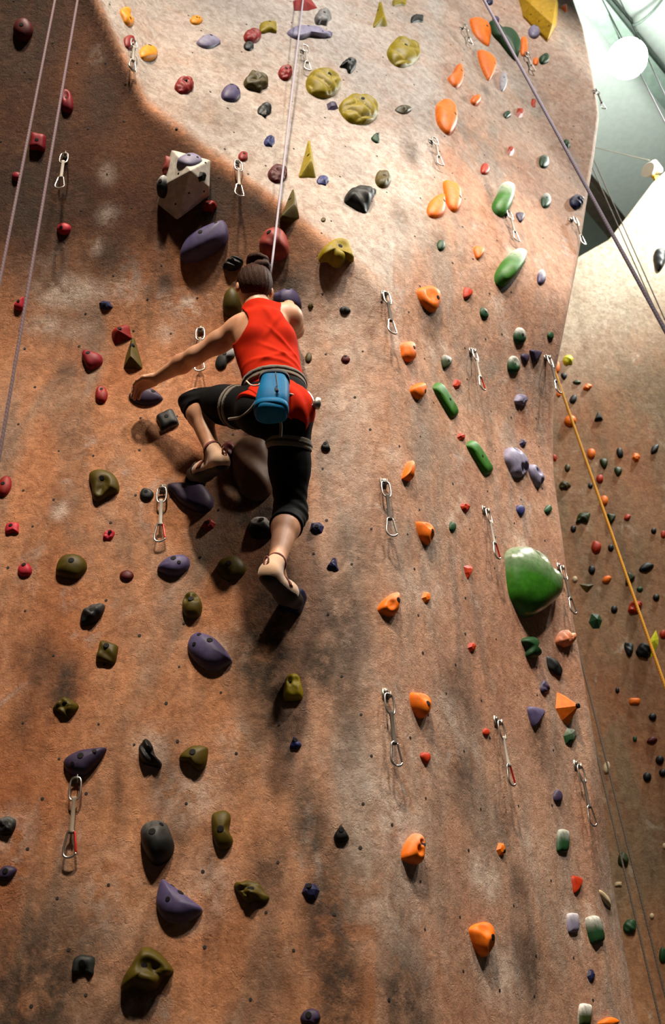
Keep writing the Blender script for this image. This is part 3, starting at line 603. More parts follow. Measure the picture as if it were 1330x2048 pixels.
R_('dome', 'egg', 971, 336, 18, 22, 0, 'scarlet', 'red orange stub above the big chalky green hold', bolts=False)
R_('dome', [(889, 365), (893, 357), (905, 360), (918, 368), (924, 390), (922, 413), (912, 421), (900, 412), (893, 392)], 906, 389, 36, 64, 0, 'orange', 'tall orange hold overlapping a rounder one', H=.055, bolt=((.35, -.2),))
R_('dome', [(856, 418), (862, 400), (877, 388), (890, 386), (893, 400), (890, 425), (876, 433), (862, 430)], 874, 410, 38, 48, 0, 'orange', 'round orange hold left of the tall one', H=.05, bolt=((.5, .2),))
R_('dome', [(988, 408), (998, 385), (1005, 365), (1018, 360), (1030, 368), (1029, 390), (1022, 415), (1010, 429), (996, 424)], 1010, 395, 44, 68, 0, 'green', 'big green hold with chalk white top, upper one', H=.085, chalk=1.0, bolt=((.6, .1),))
R_('dome', 'egg', 1093, 399, 19, 30, 0, 'forest', 'small green hold with chalky top near the edge', chalk=1.0)
R_('rib', 'oval', 1154, 402, 28, 28, 0, 'navy', 'navy striped ball hold at the right edge', chalk=.35, ra=.9)
R_('dome', 'shield', 1041, 433, 16, 20, 0, 'violet', 'dark purple stub right of the upper chalky green', bolts=False)
R_('dome', 'egg', 883, 489, 16, 22, 0, 'forest', 'green stub left of an orange stub', bolts=False)
R_('dome', 'shield', 958, 504, 21, 25, 10, 'orange', 'orange stub between green stub and green hold', bolts=False)
R_('dome', [(999, 540), (1008, 520), (1025, 500), (1042, 493), (1055, 500), (1050, 525), (1035, 548), (1018, 562), (1005, 556)], 1027, 527, 56, 68, 0, 'green', 'green hold with chalk white top, lower one', H=.085, chalk=.9, bolt=((.7, .2),))
R_('dome', 'egg', 1084, 552, 17, 30, 0, 'purple', 'purple hold with chalk white top', chalk=1.0, bolts=False)
R_('jug', [(838, 580), (848, 572), (866, 571), (881, 583), (882, 605), (874, 621), (862, 620), (846, 605)], 860, 596, 46, 52, 0, 'orange', 'wide orange dished hold right of the high arete', H=.055, dish=[(-.2, .0, .5, .35)], bolt=((.5, .1),))
R_('dome', 'shield', 935, 586, 19, 24, 30, 'scarlet', 'red orange stub right of the wide dished hold', bolts=False)
R_('dome', 'egg', 969, 626, 16, 25, -20, 'forest', 'small green hold below a red orange stub')
R_('jug', 'egg', 1041, 671, 25, 34, 0, 'forest', 'dark green hold with chalky top above the pair', chalk=.9)
R_('dome', 'oval', 1102, 671, 13, 18, 0, 'forest', 'small green button near the right edge', bolts=False)
R_('jug', 'bean', 819, 702, 28, 40, 0, 'orange', 'light orange bean hold beside the arete', H=.05, chalk=.3, bolt=((.2, .2),))
R_('dome', 'shield', 893, 724, 21, 28, 20, 'moss', 'mossy green pointed hold with chalky rim', chalk=.5)
R_('jug', 'egg', 1029, 729, 25, 38, 0, 'forest', 'green hold with chalky dish left of purple pair', chalk=.8, dish=[(0, .3, .4, .4)])
R_('dome', 'shield', 1051, 717, 17, 22, 0, 'violet', 'dark purple wedge, left one of a pair', bolts=False)
R_('flat', 'triv', 1071, 712, 23, 25, 10, 'violet', 'dark purple wedge, right one of a pair', bolts=False)
R_('jug', [(824, 776), (836, 766), (850, 766), (853, 780), (848, 793), (841, 798), (830, 790)], 838, 782, 30, 34, 0, 'orange', 'orange triangular hold below the light bean', H=.045, bolt=((.5, -.1),))
R_('flat', 'bar', 894, 800, 74, 20, 60, 'green', 'long green bar hold, upper one', H=.035, bolt=((.1, .0),))
R_('facet', 'hexa', 915, 768, 17, 20, 0, 'scarlet', 'scarlet cube right of the upper green bar', bolts=False)
R_('brain', 'rock', 1043, 799, 25, 24, 0, 'lavender', 'crumpled blue grey hold above the purple skull', bolts=False)
R_('facet', 'hexa', 924, 873, 17, 15, 0, 'scarlet', 'scarlet chip between the two green bars', bolts=False)
R_('flat', 'bar', 962, 915, 72, 20, 58, 'green', 'long green bar hold, lower one', H=.035, bolt=((-.1, .0),))
R_('jug', [(808, 955), (812, 940), (818, 924), (826, 920), (829, 932), (827, 952), (824, 960), (812, 957)], 819, 940, 24, 42, 0, 'orange', 'slim orange comma hold beside the arete', H=.05, chalk=.25, bolts=False)
R_('jug', [(1013, 905), (1018, 895), (1032, 893), (1048, 905), (1058, 922), (1058, 940), (1045, 953), (1030, 950), (1022, 935), (1014, 918)], 1035, 923, 48, 62, 0, 'lavender', 'lavender skull like hold with deep sockets', H=.06, hi=True, dish=[(.15, -.35, .22, .6), (.5, -.05, .2, .6), (-.1, .75, .2, .5)], bolts=False)
R_('jug', [(1060, 932), (1068, 927), (1080, 940), (1089, 955), (1086, 968), (1078, 973), (1069, 960), (1062, 945)], 1074, 949, 30, 48, 0, 'lavender', 'lavender bone shaped hold joined to the skull', H=.05, dish=[(-.1, .3, .3, .5), (.3, -.5, .25, .4)], bolts=False)
R_('facet', 'hexa', 1047, 886, 14, 18, 0, 'violet', 'tiny dark purple cube above the lavender skull', bolts=False)
R_('facet', 'shield', 932, 1016, 19, 20, 0, 'scarlet', 'scarlet wedge below the lower green bar', bolts=False)
R_('dome', 'shield', 1042, 1021, 17, 22, 0, 'blue', 'small slate blue hold below the lavender skull', bolts=False)
R_('dome', 'leaf', 1097, 1018, 15, 21, 20, 'forest', 'small green hold right of the slate blue one', bolts=False)
R_('jug', [(837, 1044), (842, 1042), (856, 1044), (867, 1056), (868, 1072), (861, 1088), (850, 1082), (842, 1068)], 852, 1065, 32, 48, 0, 'orange', 'orange jug with two finger dents, middle height', H=.05, dish=[(-.1, .45, .3, .35), (.4, -.5, .3, .3)], bolt=((.35, .05),))
R_('dome', 'oval', 906, 1053, 14, 22, 0, 'forest', 'green oval stud right of the dented orange jug', bolts=False)
R_('facet', 'triv', 937, 1144, 17, 28, 0, 'scarlet', 'scarlet pointed chip left of the giant green hold', bolts=False)
R_('jug', [(764, 1212), (773, 1196), (790, 1184), (799, 1185), (800, 1205), (795, 1225), (783, 1231), (768, 1222)], 784, 1207, 38, 48, 0, 'orange', 'pale topped orange hold right on the arete', H=.055, chalk=.25, dish=[(-.3, -.3, .35, .3)], bolt=((.45, .15),))
R_('facet', 'hexa', 854, 1194, 18, 22, 0, 'orange', 'small orange block right of the arete hold', bolts=False)
R_('jug', [(1025, 1103), (1037, 1090), (1060, 1089), (1082, 1101), (1099, 1125), (1122, 1150), (1123, 1187), (1107, 1207), (1079, 1228), (1057, 1227), (1037, 1197), (1029, 1167), (1026, 1130)], 1075, 1158, 98, 142, 0, 'gloss', 'giant glossy green hold near the right edge', H=.16, hi=True, chalk=.40, dish=[(.0, .72, .16, .5), (.42, .55, .15, .4)], bolts=False, pk=(-.05, -.1))
R_('rib', 'bean', 1133, 1276, 36, 32, -60, 'salmon', 'ribbed salmon coral hold overhanging the edge', H=.06, chalk=.35, bolts=False, ra=0.2)
R_('jug', [(1048, 1280), (1055, 1273), (1070, 1273), (1076, 1283), (1072, 1295), (1076, 1305), (1083, 1310), (1070, 1316), (1058, 1312), (1056, 1295)], 1065, 1294, 36, 42, 0, 'forest', 'green hourglass knob below the giant green hold', H=.06, bolts=False)
R_('rough', 'leaf', 1110, 1333, 50, 24, 62, 'slate', 'dark slate spindle hold near the edge')
R_('facet', 'hexa', 945, 1294, 17, 19, 0, 'scarlet', 'small scarlet cube mid height on the right face', bolts=False)
R_('lump', 'egg', 1091, 1374, 19, 28, 0, 'violet', 'dark purple lump left of the orange pyramid', bolts=False)
R_('pyr', [(1121, 1379), (1141, 1389), (1160, 1405), (1156, 1424), (1146, 1448), (1132, 1440), (1116, 1414)], 1138, 1412, 46, 66, 0, 'orange', 'orange faceted pyramid hold at the right edge', H=.10, pk=(.15, .0), bolt=((0, .35), (.75, .15)))
R_('facet', 'hexa', 1142, 1472, 27, 35, 10, 'forest', 'green faceted hold below the orange pyramid', chalk=.3, bolts=False)
R_('dome', 'triv', 1072, 1433, 34, 38, 10, 'purple', 'smooth purple triangular hold below the dark lump', bolt=((.4, .2),))
R_('jug', [(826, 1388), (832, 1383), (850, 1386), (861, 1400), (860, 1420), (852, 1435), (840, 1432), (829, 1412)], 843, 1409, 38, 54, 0, 'orange', 'orange jug with a dented top, lower arete', H=.055, dish=[(-.1, .5, .4, .3)], bolt=((.2, .05),))
R_('dome', 'shield', 852, 1516, 20, 24, 0, 'scarlet', 'red orange stub below the dented jug', bolts=False)
R_('dome', 'oval', 973, 1464, 14, 16, 0, 'scarlet', 'red orange button beside a quickdraw', bolts=False)
R_('dome', 'egg', 1117, 1592, 19, 28, 0, 'violet', 'dark purple stub left of the edge quickdraw', bolts=False)
R_('flat', 'bar', 1127, 1682, 22, 46, 4, 'forest', 'grey green upright block hold, higher one', chalk=.5, bolts=False)
R_('jug', [(810, 1715), (815, 1690), (828, 1670), (842, 1666), (848, 1680), (847, 1712), (842, 1728), (824, 1725)], 829, 1697, 40, 62, 0, 'orange', 'orange mitten shaped hold on chalk patch', H=.06, chalk=.2, dish=[(.1, -.2, .28, .3), (.35, .3, .2, .3)], bolt=((.45, .2),))
R_('facet', 'hexa', 1004, 1698, 19, 26, 0, 'orange', 'small orange ring hold low on the right face', bolt=((.2, 0),))
R_('dome', 'triv', 1153, 1769, 21, 33, 10, 'scarlet', 'red pointed hold above the pale lavender block', bolts=False)
R_('flat', 'bar', 1147, 1845, 21, 40, -4, 'lavender', 'pale lavender block with chalk', chalk=.6, bolts=False)
R_('flat', 'bar', 1195, 1858, 22, 54, -14, 'forest', 'long green block with chalk at the edge', chalk=.8, bolts=False)
R_('jug', [(946, 1857), (956, 1848), (978, 1843), (987, 1855), (988, 1885), (982, 1908), (970, 1913), (957, 1898), (949, 1875)], 967, 1878, 44, 70, 0, 'orange', 'big orange jug with two deep dents near bottom', H=.06, hi=True, dish=[(-.2, .45, .33, .35), (.3, -.5, .33, .4)], bolt=((.35, .05),))
R_('facet', 'hexa', 1184, 1951, 17, 26, 0, 'navy', 'small dark navy hold low at the edge', bolts=False)
R_('flat', 'bar', 1171, 2030, 24, 46, 4, 'moss', 'chalk white green block cut by the bottom', chalk=1.0, rimchalk=.7, bolts=False)
R_('dome', 'leaf', 1222, 2044, 36, 22, 0, 'orange', 'orange hold cut by the bottom right edge', bolts=False)
R_('dome', 'leaf', 1212, 1797, 44, 12, 60, 'cream', 'thin cream hold on the edge strip', bolts=False, H=.02)

# --- volumes (big bolted-on shapes) and what is bolted to them
def volume(name, base_px, tops, c, color, label, g=front):
    P = hit(*c, g); n = normal(P, g, .1); r_, u_ = frame(n); bm = bmesh.new()
    pts = [(a, b, 0) for a, b in base_px]+tops; vs = []
    for a, b, h in pts:
        d = ray(a, b); pl = P+n*h; t = np.dot(pl, n)/np.dot(d, n); vs.append(d*t)
    for q in vs[:len(base_px)]: vs.append(q-n*.05)
    for q in vs:
        k = q-P; bm.verts.new((k.dot(r_), -k.dot(n), k.dot(u_)))
    bmesh.ops.convex_hull(bm, input=bm.verts)
    for x in [x for x in bm.verts if not x.link_faces]: bm.verts.remove(x)
    bmesh.ops.dissolve_limit(bm, angle_limit=.05, verts=bm.verts, edges=bm.edges)
    bmesh.ops.bevel(bm, geom=list(bm.edges), offset=.006, segments=2, affect='EDGES', profile=.6)
    bmesh.ops.recalc_face_normals(bm, faces=bm.faces)
    me = bpy.data.meshes.new(name); bm.to_mesh(me); bm.free()
    o = add(name, me, hold_mat(color)); o.matrix_world = Matrix.Translation(Vector(P)) @ axes(r_, u_, n).to_4x4()
    tag(o, label, 'climbing volume'); return o, P, n
vol, VP_, VN = volume('wall_volume', [(347, 318), (418, 330), (414, 395), (354, 440), (314, 408), (330, 345)], [(343, 299, .06), (421, 320, .06), (381, 341, .155), (419, 375, .06), (334, 366, .08)], (370, 372), 'white', 'white faceted pyramid volume bolted to the overhang')
vol2, VP2, VN2 = volume('wall_volume', [(1033, -14), (1047, 32), (1096, 79), (1113, 50), (1117, 8), (1110, -25), (1050, -40)], [(1062, 8, .10), (1105, 48, .10), (1112, 2, .12), (1070, -20, .12)], (1080, 25), 'gold', 'golden yellow faceted volume at the top right')
for (a, b, h, vo_, pc, nn, rr) in ((357, 347, .20, vol, VP_, VN, .006), (411, 325, .19, vol, VP_, VN, .005), (351, 408, .07, vol, VP_, VN, .005), (378, 386, .12, vol, VP_, VN, .005), (408, 383, .12, vol, VP_, VN, .005),
                              (1062, 29, .08, vol2, VP2, VN2, .006), (1083, 24, .10, vol2, VP2, VN2, .006), (1078, 42, .08, vol2, VP2, VN2, .006), (1102, 21, .10, vol2, VP2, VN2, .006), (1098, 52, .08, vol2, VP2, VN2, .006)):
    pl = pc+nn*(h-.05); d = ray(a, b); t0_ = np.dot(pl, nn)/np.dot(d, nn)
    dg = bpy.context.evaluated_depsgraph_get() if False else None
    mi = vo_.matrix_world.inverted(); o0 = mi @ Vector((0, 0, 0)); dd = (mi.to_3x3() @ Vector(d)).normalized()
    bm = bmesh.new(); bm.from_mesh(vo_.data)
    from mathutils.bvhtree import BVHTree
    loc, no, _, _ = BVHTree.FromBMesh(bm).ray_cast(o0, dd); bm.free()
    if loc is None: continue
    bo = add('bolt', bolt_mesh(rr), None, vo_); bo.matrix_local = Matrix.Translation(loc) @ no.to_track_quat('Z', 'Y').to_matrix().to_4x4()
def on_volume(u, v, style, shape, w, h, ang, color, label, vo_=vol, **k):
    d = ray(u, v); mi = vo_.matrix_world.inverted()
    bm = bmesh.new(); bm.from_mesh(vo_.data)
    loc, no, _, _ = BVHTree.FromBMesh(bm).ray_cast(mi @ Vector((0, 0, 0)), (mi.to_3x3() @ Vector(d)).normalized()); bm.free()
    if loc is None: return L_(style, shape, u, v, w, h, ang, color, label, **k)
    p = np.array(vo_.matrix_world @ loc); n = np.array((vo_.matrix_world.to_3x3() @ no).normalized())
    def g(x, z): return p[1]-((np.asarray(x)-p[0])*n[0]+(np.asarray(z)-p[2])*n[2])/n[1]
    return add_hold(style, shape, u, v, w, h, ang, color, label, g=lambda x, z: g(x, z) if True else 0, group='holds bolted to the white volume', **k)
_hit0 = hit
def hit(u, v, g=front, t0=2.0, t1=9.0): return _hit0(u, v, g, 2.0, 12.0) if g is not front else _hit0(u, v, g, t0, t1)
on_volume(381, 317, 'dome', 'leaf', 50, 26, 4, 'lavender', 'lavender oval hold on top of the white volume', H=.03, bolt=((-.1, .1), (.6, .0)))
on_volume(406, 352, 'facet', 'hexa', 17, 19, 0, 'slate', 'dark chip hold on the white volume face', H=.02)
L_('dome', 'quad', 336, 328, 20, 34, 8, 'coral', 'coral hold on the left flank of white volume', bolts=False, off=.05)
L_('dome', 'egg', 325, 368, 26, 40, 10, 'slate', 'grey ball hold on the left flank of white volume', chalk=.7, H=.06, off=.05, bolt=((-.2, .1),))
L_('rough', 'rock', 418, 410, 29, 24, 0, 'red', 'dark red hold at lower right corner of white volume', H=.05)

# --- far wall
_B = [('dome', 'egg', 1113, 733, 15, 26, 0, 'orange', 'orange hold half behind the right wall edge'), ('rough', 'rock', 1137, 719, 22, 20, -20, 'lime', 'bright yellow green hold near top of yellow rope'), ('dome', 'shield', 1128, 752, 13, 13, 0, 'slate', 'dark hold just below the yellow green one'),
 ('dome', 'leaf', 1154, 764, 17, 10, 10, 'moss', 'flat olive hold left of an orange one'), ('rough', 'leaf', 1176, 773, 20, 14, -15, 'orange', 'orange hold highest right of the yellow rope'), ('dome', 'egg', 1147, 797, 14, 19, 25, 'slate', 'dark grey oval hold below the flat olive one'),
 ('dome', 'oval', 1118, 787, 10, 13, 0, 'orange', 'tiny orange hold left of the yellow rope'), ('flat', 'tri', 1197, 832, 17, 16, -5, 'black', 'black triangular hold below the high orange one'), ('dome', 'oval', 1141, 840, 24, 22, -20, 'orange', 'round orange hold behind the yellow rope'),
 ('dome', 'hexa', 1183, 906, 17, 19, 0, 'orange', 'orange hold right of the yellow rope, third down'), ('dome', 'egg', 1240, 904, 14, 21, -15, 'black', 'black oval hold left of an orange one'), ('facet', 'hexa', 1273, 914, 17, 19, 0, 'orange', 'bright orange hold right of the black oval'),
 ('dome', 'leaf', 1310, 897, 24, 14, -45, 'slate', 'slate oblong hold slanting right'), ('facet', 'hexa', 1109, 915, 12, 15, 0, 'scarlet', 'small red orange hold at the wall corner'), ('dome', 'shield', 1208, 926, 17, 20, 0, 'moss', 'olive hold below right of the third orange'),
 ('dome', 'shield', 1236, 942, 16, 18, 10, 'moss', 'dark olive hold under the black oval'), ('dome', 'oval', 1135, 935, 12, 15, 0, 'brown', 'brown stud left of the yellow rope'), ('rough', 'rock', 1130, 970, 24, 18, 0, 'brown', 'dark brown wide hold near the corner'),
 ('dome', 'oval', 1200, 957, 15, 17, 0, 'scarlet', 'red orange ball touching the yellow rope'), ('dome', 'oval', 1181, 971, 10, 11, 0, 'black', 'tiny black hold beside the yellow rope'), ('dome', 'hexa', 1209, 1000, 16, 19, 0, 'orange', 'orange hold right of rope below the red ball'),
 ('rough', 'kite', 1167, 1035, 34, 24, -30, 'moss', 'big mossy hold left of the yellow rope'), ('flat', 'triv', 1222, 1036, 18, 18, 10, 'moss', 'dark mossy hold right of the yellow rope'), ('dome', 'leaf', 1255, 1034, 15, 13, -20, 'scarlet', 'rust red hold right of the mossy one'),
 ('dome', 'oval', 1147, 1057, 12, 14, 0, 'black', 'black stud under the big mossy hold'), ('dome', 'oval', 1308, 1061, 11, 12, 0, 'black', 'lone black stud on the right of far wall'), ('dome', 'oval', 1327, 1068, 10, 16, 0, 'scarlet', 'red hold at right picture edge, upper'),
 ('dome', 'hexa', 1193, 1093, 20, 22, 0, 'scarlet', 'rust red block left of the yellow rope'), ('dome', 'oval', 1222, 1095, 12, 14, 0, 'black', 'black stud right behind the yellow rope'), ('dome', 'hexa', 1184, 1139, 14, 16, 0, 'black', 'black hold below the rust red block'),
 ('dome', 'leaf', 1293, 1134, 32, 19, -15, 'black', 'long black hold right of the yellow rope'), ('dome', 'leaf', 1214, 1158, 21, 16, -20, 'orange', 'orange hold left of the rope, lower'), ('dome', 'oval', 1150, 1158, 11, 13, 0, 'cream', 'small cream stud near the corner'),
 ('pyr', 'triv', 1174, 1175, 30, 18, 0, 'olive', 'olive triangle hold below the cream stud'), ('flat', 'triv', 1258, 1158, 18, 24, 30, 'moss', 'dark triangle hold behind the yellow rope'), ('dome', 'oval', 1280, 1178, 13, 11, 0, 'forest', 'small dark green stud below the long black hold'),
 ('dome', 'oval', 1313, 1194, 14, 14, 0, 'black', 'round black button right of the orange pair'), ('lump', 'leaf', 1271, 1213, 32, 28, -25, 'scarlet', 'double red orange hold behind the yellow rope'), ('dome', 'oval', 1229, 1218, 14, 15, 0, 'black', 'round black button left of the orange pair'),
 ('pyr', 'hexa', 1192, 1241, 28, 31, 0, 'forest', 'green faceted pyramid on the far wall'), ('pyr', 'kite', 1308, 1287, 20, 56, 12, 'lime', 'tall yellow green spike hold'), ('rough', 'rock', 1289, 1300, 32, 30, 0, 'black', 'black rock hold at the foot of the spike'),
 ('rough', 'shield', 1258, 1298, 19, 28, 0, 'slate', 'slate hold left of the spike'), ('dome', 'oval', 1327, 1268, 14, 18, 0, 'scarlet', 'red orange hold at the picture edge by the spike'), ('dome', 'oval', 1235, 1380, 9, 12, 0, 'black', 'tiny black stud between ropes and orange bar'),
 ('dome', 'bar', 1270, 1402, 21, 13, 0, 'orange', 'short orange bar hold low on the far wall'), ('dome', 'oval', 1306, 1433, 16, 15, 0, 'black', 'black ball hold below the orange bar'), ('dome', 'oval', 1270, 1477, 9, 12, 0, 'forest', 'tiny dark green stud left of a rust hold'),
 ('dome', 'leaf', 1305, 1480, 23, 16, -10, 'maroon', 'dark rust hold low on the far wall'), ('dome', 'oval', 1320, 1519, 17, 18, 0, 'black', 'black hold, top one of a cluster of three'), ('dome', 'oval', 1295, 1553, 17, 19, 0, 'black', 'black hold, lower left of a cluster of three'),
 ('dome', 'oval', 1326, 1545, 15, 15, 0, 'black', 'black hold, right one of a cluster of three'), ('dome', 'oval', 1214, 1535, 14, 25, 8, 'cream', 'cream disc between the two thin ropes'), ('rough', 'egg', 1247, 1718, 22, 30, 0, 'moss', 'green knob on the thin ropes, higher one'),
 ('dome', 'dee', 1237, 1768, 14, 10, 0, 'cream', 'small cream chip below a green knob'), ('rough', 'egg', 1261, 1852, 27, 31, 15, 'forest', 'larger green knob left of the thin ropes'), ('dome', 'oval', 1304, 1832, 9, 12, 0, 'cream', 'tiny cream stud right of the thin ropes'),
 ('dome', 'egg', 1326, 1910, 16, 32, 0, 'forest', 'dark green hold at the lower right edge'), ('dome', 'oval', 1329, 1692, 8, 12, 0, 'cream', 'cream stud cut by the right edge'), ('rough', 'shield', 1320, 518, 26, 46, 10, 'slate', 'dark slate hold high on the far wall')]
for a in _B: add_hold(*a, g=back, group=GB, bolts=False)

# ------------------------------------------------------------------ insert holes in the walls
M_HOLE = plain('hole_shadowed_steel', (.015, .011, .009), .8)
def holes(parent, n, region, seed):
    rs = np.random.RandomState(seed); P = []; V = []; Fc = []
    while len(P) < n:
        u, v = region(rs)
        p = hit(u, v)
        if all((p[0]-q[0])**2+(p[2]-q[2])**2 > .15**2 for q in P): P.append(p)
    for p in P:
        nn = normal(p, front, .03); r_, u_ = frame(nn); R0 = rs.uniform(.005, .0075)
        pv, pf = lathe([(R0*1.0, -.012), (R0*.95, .0008), (R0*.8, .0010), (R0*.5, .0010), (R0*.2, .0010)], 9)
        k = len(V); V += [p+r_*a+u_*b+nn*(c+.0006) for a, b, c in pv]; Fc += [tuple(i+k for i in f) for f in pf]
    o = add('insert_hole', mesh_from('insert_hole', V, Fc), M_HOLE, parent); o['kind'] = 'stuff'; return o
def regL(rs):
    v = rs.uniform(0, 2048); u = rs.uniform(0, np.interp(v, [0, 250, 500, 900, 2048], [890, 850, 780, 750, 745])); return u, v
def regR(rs):
    v = rs.uniform(0, 2048); return rs.uniform(np.interp(v, [0, 250, 500, 900, 2048], [915, 875, 805, 780, 775]), np.interp(v, [0, 220, 790, 1250, 2048], [1160, 1180, 1085, 1125, 1190])), v
holes(wl, 150, regL, 3); holes(wr, 110, regR, 4)

# ------------------------------------------------------------------ quickdraws
M_WEB = dict(white=plain('white_webbing', (.42, .38, .33), .85, bump=.5, bscale=500), dark=plain('dark_webbing', (.09, .075, .06), .85, bump=.5, bscale=500), tan=plain('tan_webbing', (.26, .20, .14), .85, bump=.5, bscale=500))
M_RED = plain('red_anodised', (.55, .02, .015), .3, .6)
def ring(pts, r, n=26, seg=7): return tube(catmull(pts, n), r, seg, True)
_q = {}
def qmesh(k):
    if k in _q: return _q[k]
    if k == 'hanger':
        v, f = join(box((0, -.002, 0), (.030, .004, .046)), box((.006, -.016, -.012), (.003, .030, .026)), lathe([(.010, 0), (.010, .008), (.006, .011)], 6))
        v = list(v); n = len(v)-18
        v = [np.array(a) for a in v]
        for i in range(n, len(v)): a = v[i]; v[i] = np.array([a[0], -a[2]-.003, a[1]+.008])
    elif k == 'top':
        v, f = ring([(0, -.022, -.008), (.016, -.022, -.014), (.021, -.024, -.045), (.018, -.026, -.085), (0, -.027, -.096), (-.018, -.026, -.085), (-.021, -.024, -.045), (-.016, -.022, -.014)], .0042)
    elif k == 'sling':
        V = []; prof = [(-.082, .008, .007), (-.092, .0085, .006), (-.105, .0075, .004), (-.15, .0075, .0032), (-.195, .0075, .004), (-.208, .0085, .006), (-.218, .008, .007)]
        for i, (z, wx, wy) in enumerate(prof):
            a = .25*math.sin(i*.9); c, s = math.cos(a), math.sin(a)
            for x, y in ((-wx, -wy), (wx, -wy), (wx, wy), (-wx, wy)): V.append((x*c-y*s, x*s+y*c-.027, z))
        f = [(i*4+j, i*4+(j+1) % 4, i*4+4+(j+1) % 4, i*4+4+j) for i in range(len(prof)-1) for j in range(4)]+[(3, 2, 1, 0), tuple(range(len(V)-4, len(V)))]; v = V
    elif k == 'bottom':
        p = catmull_open([(.010, -.028, -.212), (-.004, -.028, -.208), (-.014, -.028, -.216), (-.017, -.028, -.235), (-.024, -.029, -.275), (-.020, -.030, -.295), (-.004, -.030, -.303), (.016, -.030, -.298), (.024, -.030, -.288)], 26)
        v, f = tube(p, .0047, 7)
    else:
        v, f = tube([(.010, -.028, -.212), (.013, -.028, -.216), (.0225, -.030, -.282), (.024, -.030, -.288)], .0042, 7)
    _q[k] = mesh_from(k, v, f); return _q[k]
_qm = {}
def part_obj(name, k, mat, parent):
    key = (k, mat.name)
    if key not in _qm: me = qmesh(k).copy(); me.materials.clear(); me.materials.append(mat); _qm[key] = me
    return add(name, _qm[key], None, parent)
def quickdraw(u, v, label, web='white', gate=None, L=.30, turn=0.0, hidden_out=.0):
    P = hit(u, v); n = normal(P, front, .05); nh = np.array([n[0], n[1], 0]); nh /= np.linalg.norm(nh); r_ = np.cross([0, 0, 1.0], nh)
    c, s = math.cos(turn), math.sin(turn); r2 = r_*c+nh*s; n2 = nh*c-r_*s
    out = 0.0
    for t in (.1, .2, .3):
        need = P-np.array([0, 0, t*L/.3]); gap = need[1]-front(need[0], need[2]); out = max(out, gap+.0)
    e = empty('quickdraw', P+nh*(out*.9), axes(r2, np.array([0, 0, 1.0]), n2))
    e.scale = (1, 1, L/.30)
    hg = part_obj('hanger', 'hanger', M_DULL, e); hg.location = (0, out*.9, 0)
    part_obj('top_carabiner', 'top', M_STEEL, e); part_obj('sling', 'sling', M_WEB[web], e)
    b = part_obj('bottom_carabiner', 'bottom', M_STEEL, e); g = part_obj('gate', 'gate', M_RED if gate else M_STEEL, b)
    if gate: g['label'] = 'red anodised gate'
    tag(e, label, 'quickdraw', 'quickdraws hanging from the wall bolts'); return e
for q in ((258, 88, 'quickdraw hanging on the pale panel edge below red pear hold', 'white'), (132, 312, 'quickdraw on the dark overhang right of the pink ropes', 'white', None, .30), (473, 328, 'quickdraw beside the white volume', 'white'),
          (604, 104, 'quickdraw behind the top rope near the picture top', 'white'), (402, 660, 'quickdraw partly hidden by the outstretched arm', 'tan'), (326, 978, 'quickdraw with red gate left of the raised foot', 'white', 'r'),
          (156, 1555, 'quickdraw with red gate below the violet fin hold', 'tan', 'r'), (861, 284, 'quickdraw below the large dished orange jug', 'white'), (767, 588, 'dark slung quickdraw high on the arete', 'dark'),
          (941, 702, 'quickdraw above the upper green bar', 'white', 'r'), (766, 966, 'dark slung quickdraw at middle of the arete', 'dark'), (967, 1020, 'quickdraw with red gate left of giant green hold', 'white', 'r'),
          (770, 1388, 'dark slung quickdraw low on the arete', 'dark'), (991, 1442, 'quickdraw with red gate low on the right face', 'white', 'r'), (1151, 1530, 'dark slung quickdraw lowest at the right edge', 'dark'),
          (1117, 1134, 'quickdraw partly behind the giant green hold', 'dark'), (922, 58, 'quickdraw left of the highest orange shield', 'tan'), (1050, 110, 'quickdraw below the narrow orange hold', 'white'),
          (1008, 430, 'quickdraw hanging between the two chalky green holds', 'white'), (1140, 441, 'quickdraw below the navy striped ball', 'tan'), (1091, 715, 'quickdraw at the right edge beside purple pair', 'dark'),
          (1188, 184, 'quickdraw sticking out over the top right edge', 'dark')):
    quickdraw(*q[:3], web=q[3], gate=q[4] if len(q) > 4 else None)

# ------------------------------------------------------------------ ropes
def rope_mat(name, a, b):
    m, nt, bs = new_mat(name); tc = nt.nodes.new('ShaderNodeTexCoord').outputs['Object']
    w1 = N(nt, 'ShaderNodeTexWave', Scale=38.0); w1.bands_direction = 'DIAGONAL'; nt.links.new(tc, w1.inputs['Vector'])
    nt.links.new(mixc(nt, ramp(nt, w1.outputs['Fac'], .35, .65), a, b), bs.inputs['Base Color'])
    bp = N(nt, 'ShaderNodeBump', Strength=.5, Distance=.001); nt.links.new(w1.outputs['Fac'], bp.inputs['Height']); nt.links.new(bp.outputs[0], bs.inputs['Normal'])
    bs.inputs['Roughness'].default_value = .8; return m
M_ROPE_P = rope_mat('mauve_rope', (.23, .145, .165), (.15, .095, .115)); M_ROPE_G = rope_mat('lilac_grey_rope', (.20, .18, .27), (.13, .115, .18))
M_ROPE_Y = rope_mat('yellow_rope', (.85, .42, .03), (.70, .30, .02)); M_ROPE_D = rope_mat('dark_rope', (.07, .055, .04), (.045, .036, .028)); M_ROPE_L = rope_mat('pale_rope', (.42, .40, .46), (.32, .30, .38))
def rope(label, a, b, rad, mat, sag=0.0, name='climbing_rope', mid=None):
    a, b = np.array(a), np.array(b); n = 24; t = np.linspace(0, 1, n)[:, None]; p = a*(1-t)+b*t
    p = p+np.array([0, 0, -sag])*(4*t*(1-t))
    if mid is not None: p = catmull_open([a, *mid, b], 40)
    v, f = tube(p-a, rad, 8); o = add(name, mesh_from(name, v, f), mat); o.location = a; return tag(o, label, 'rope', 'ropes')
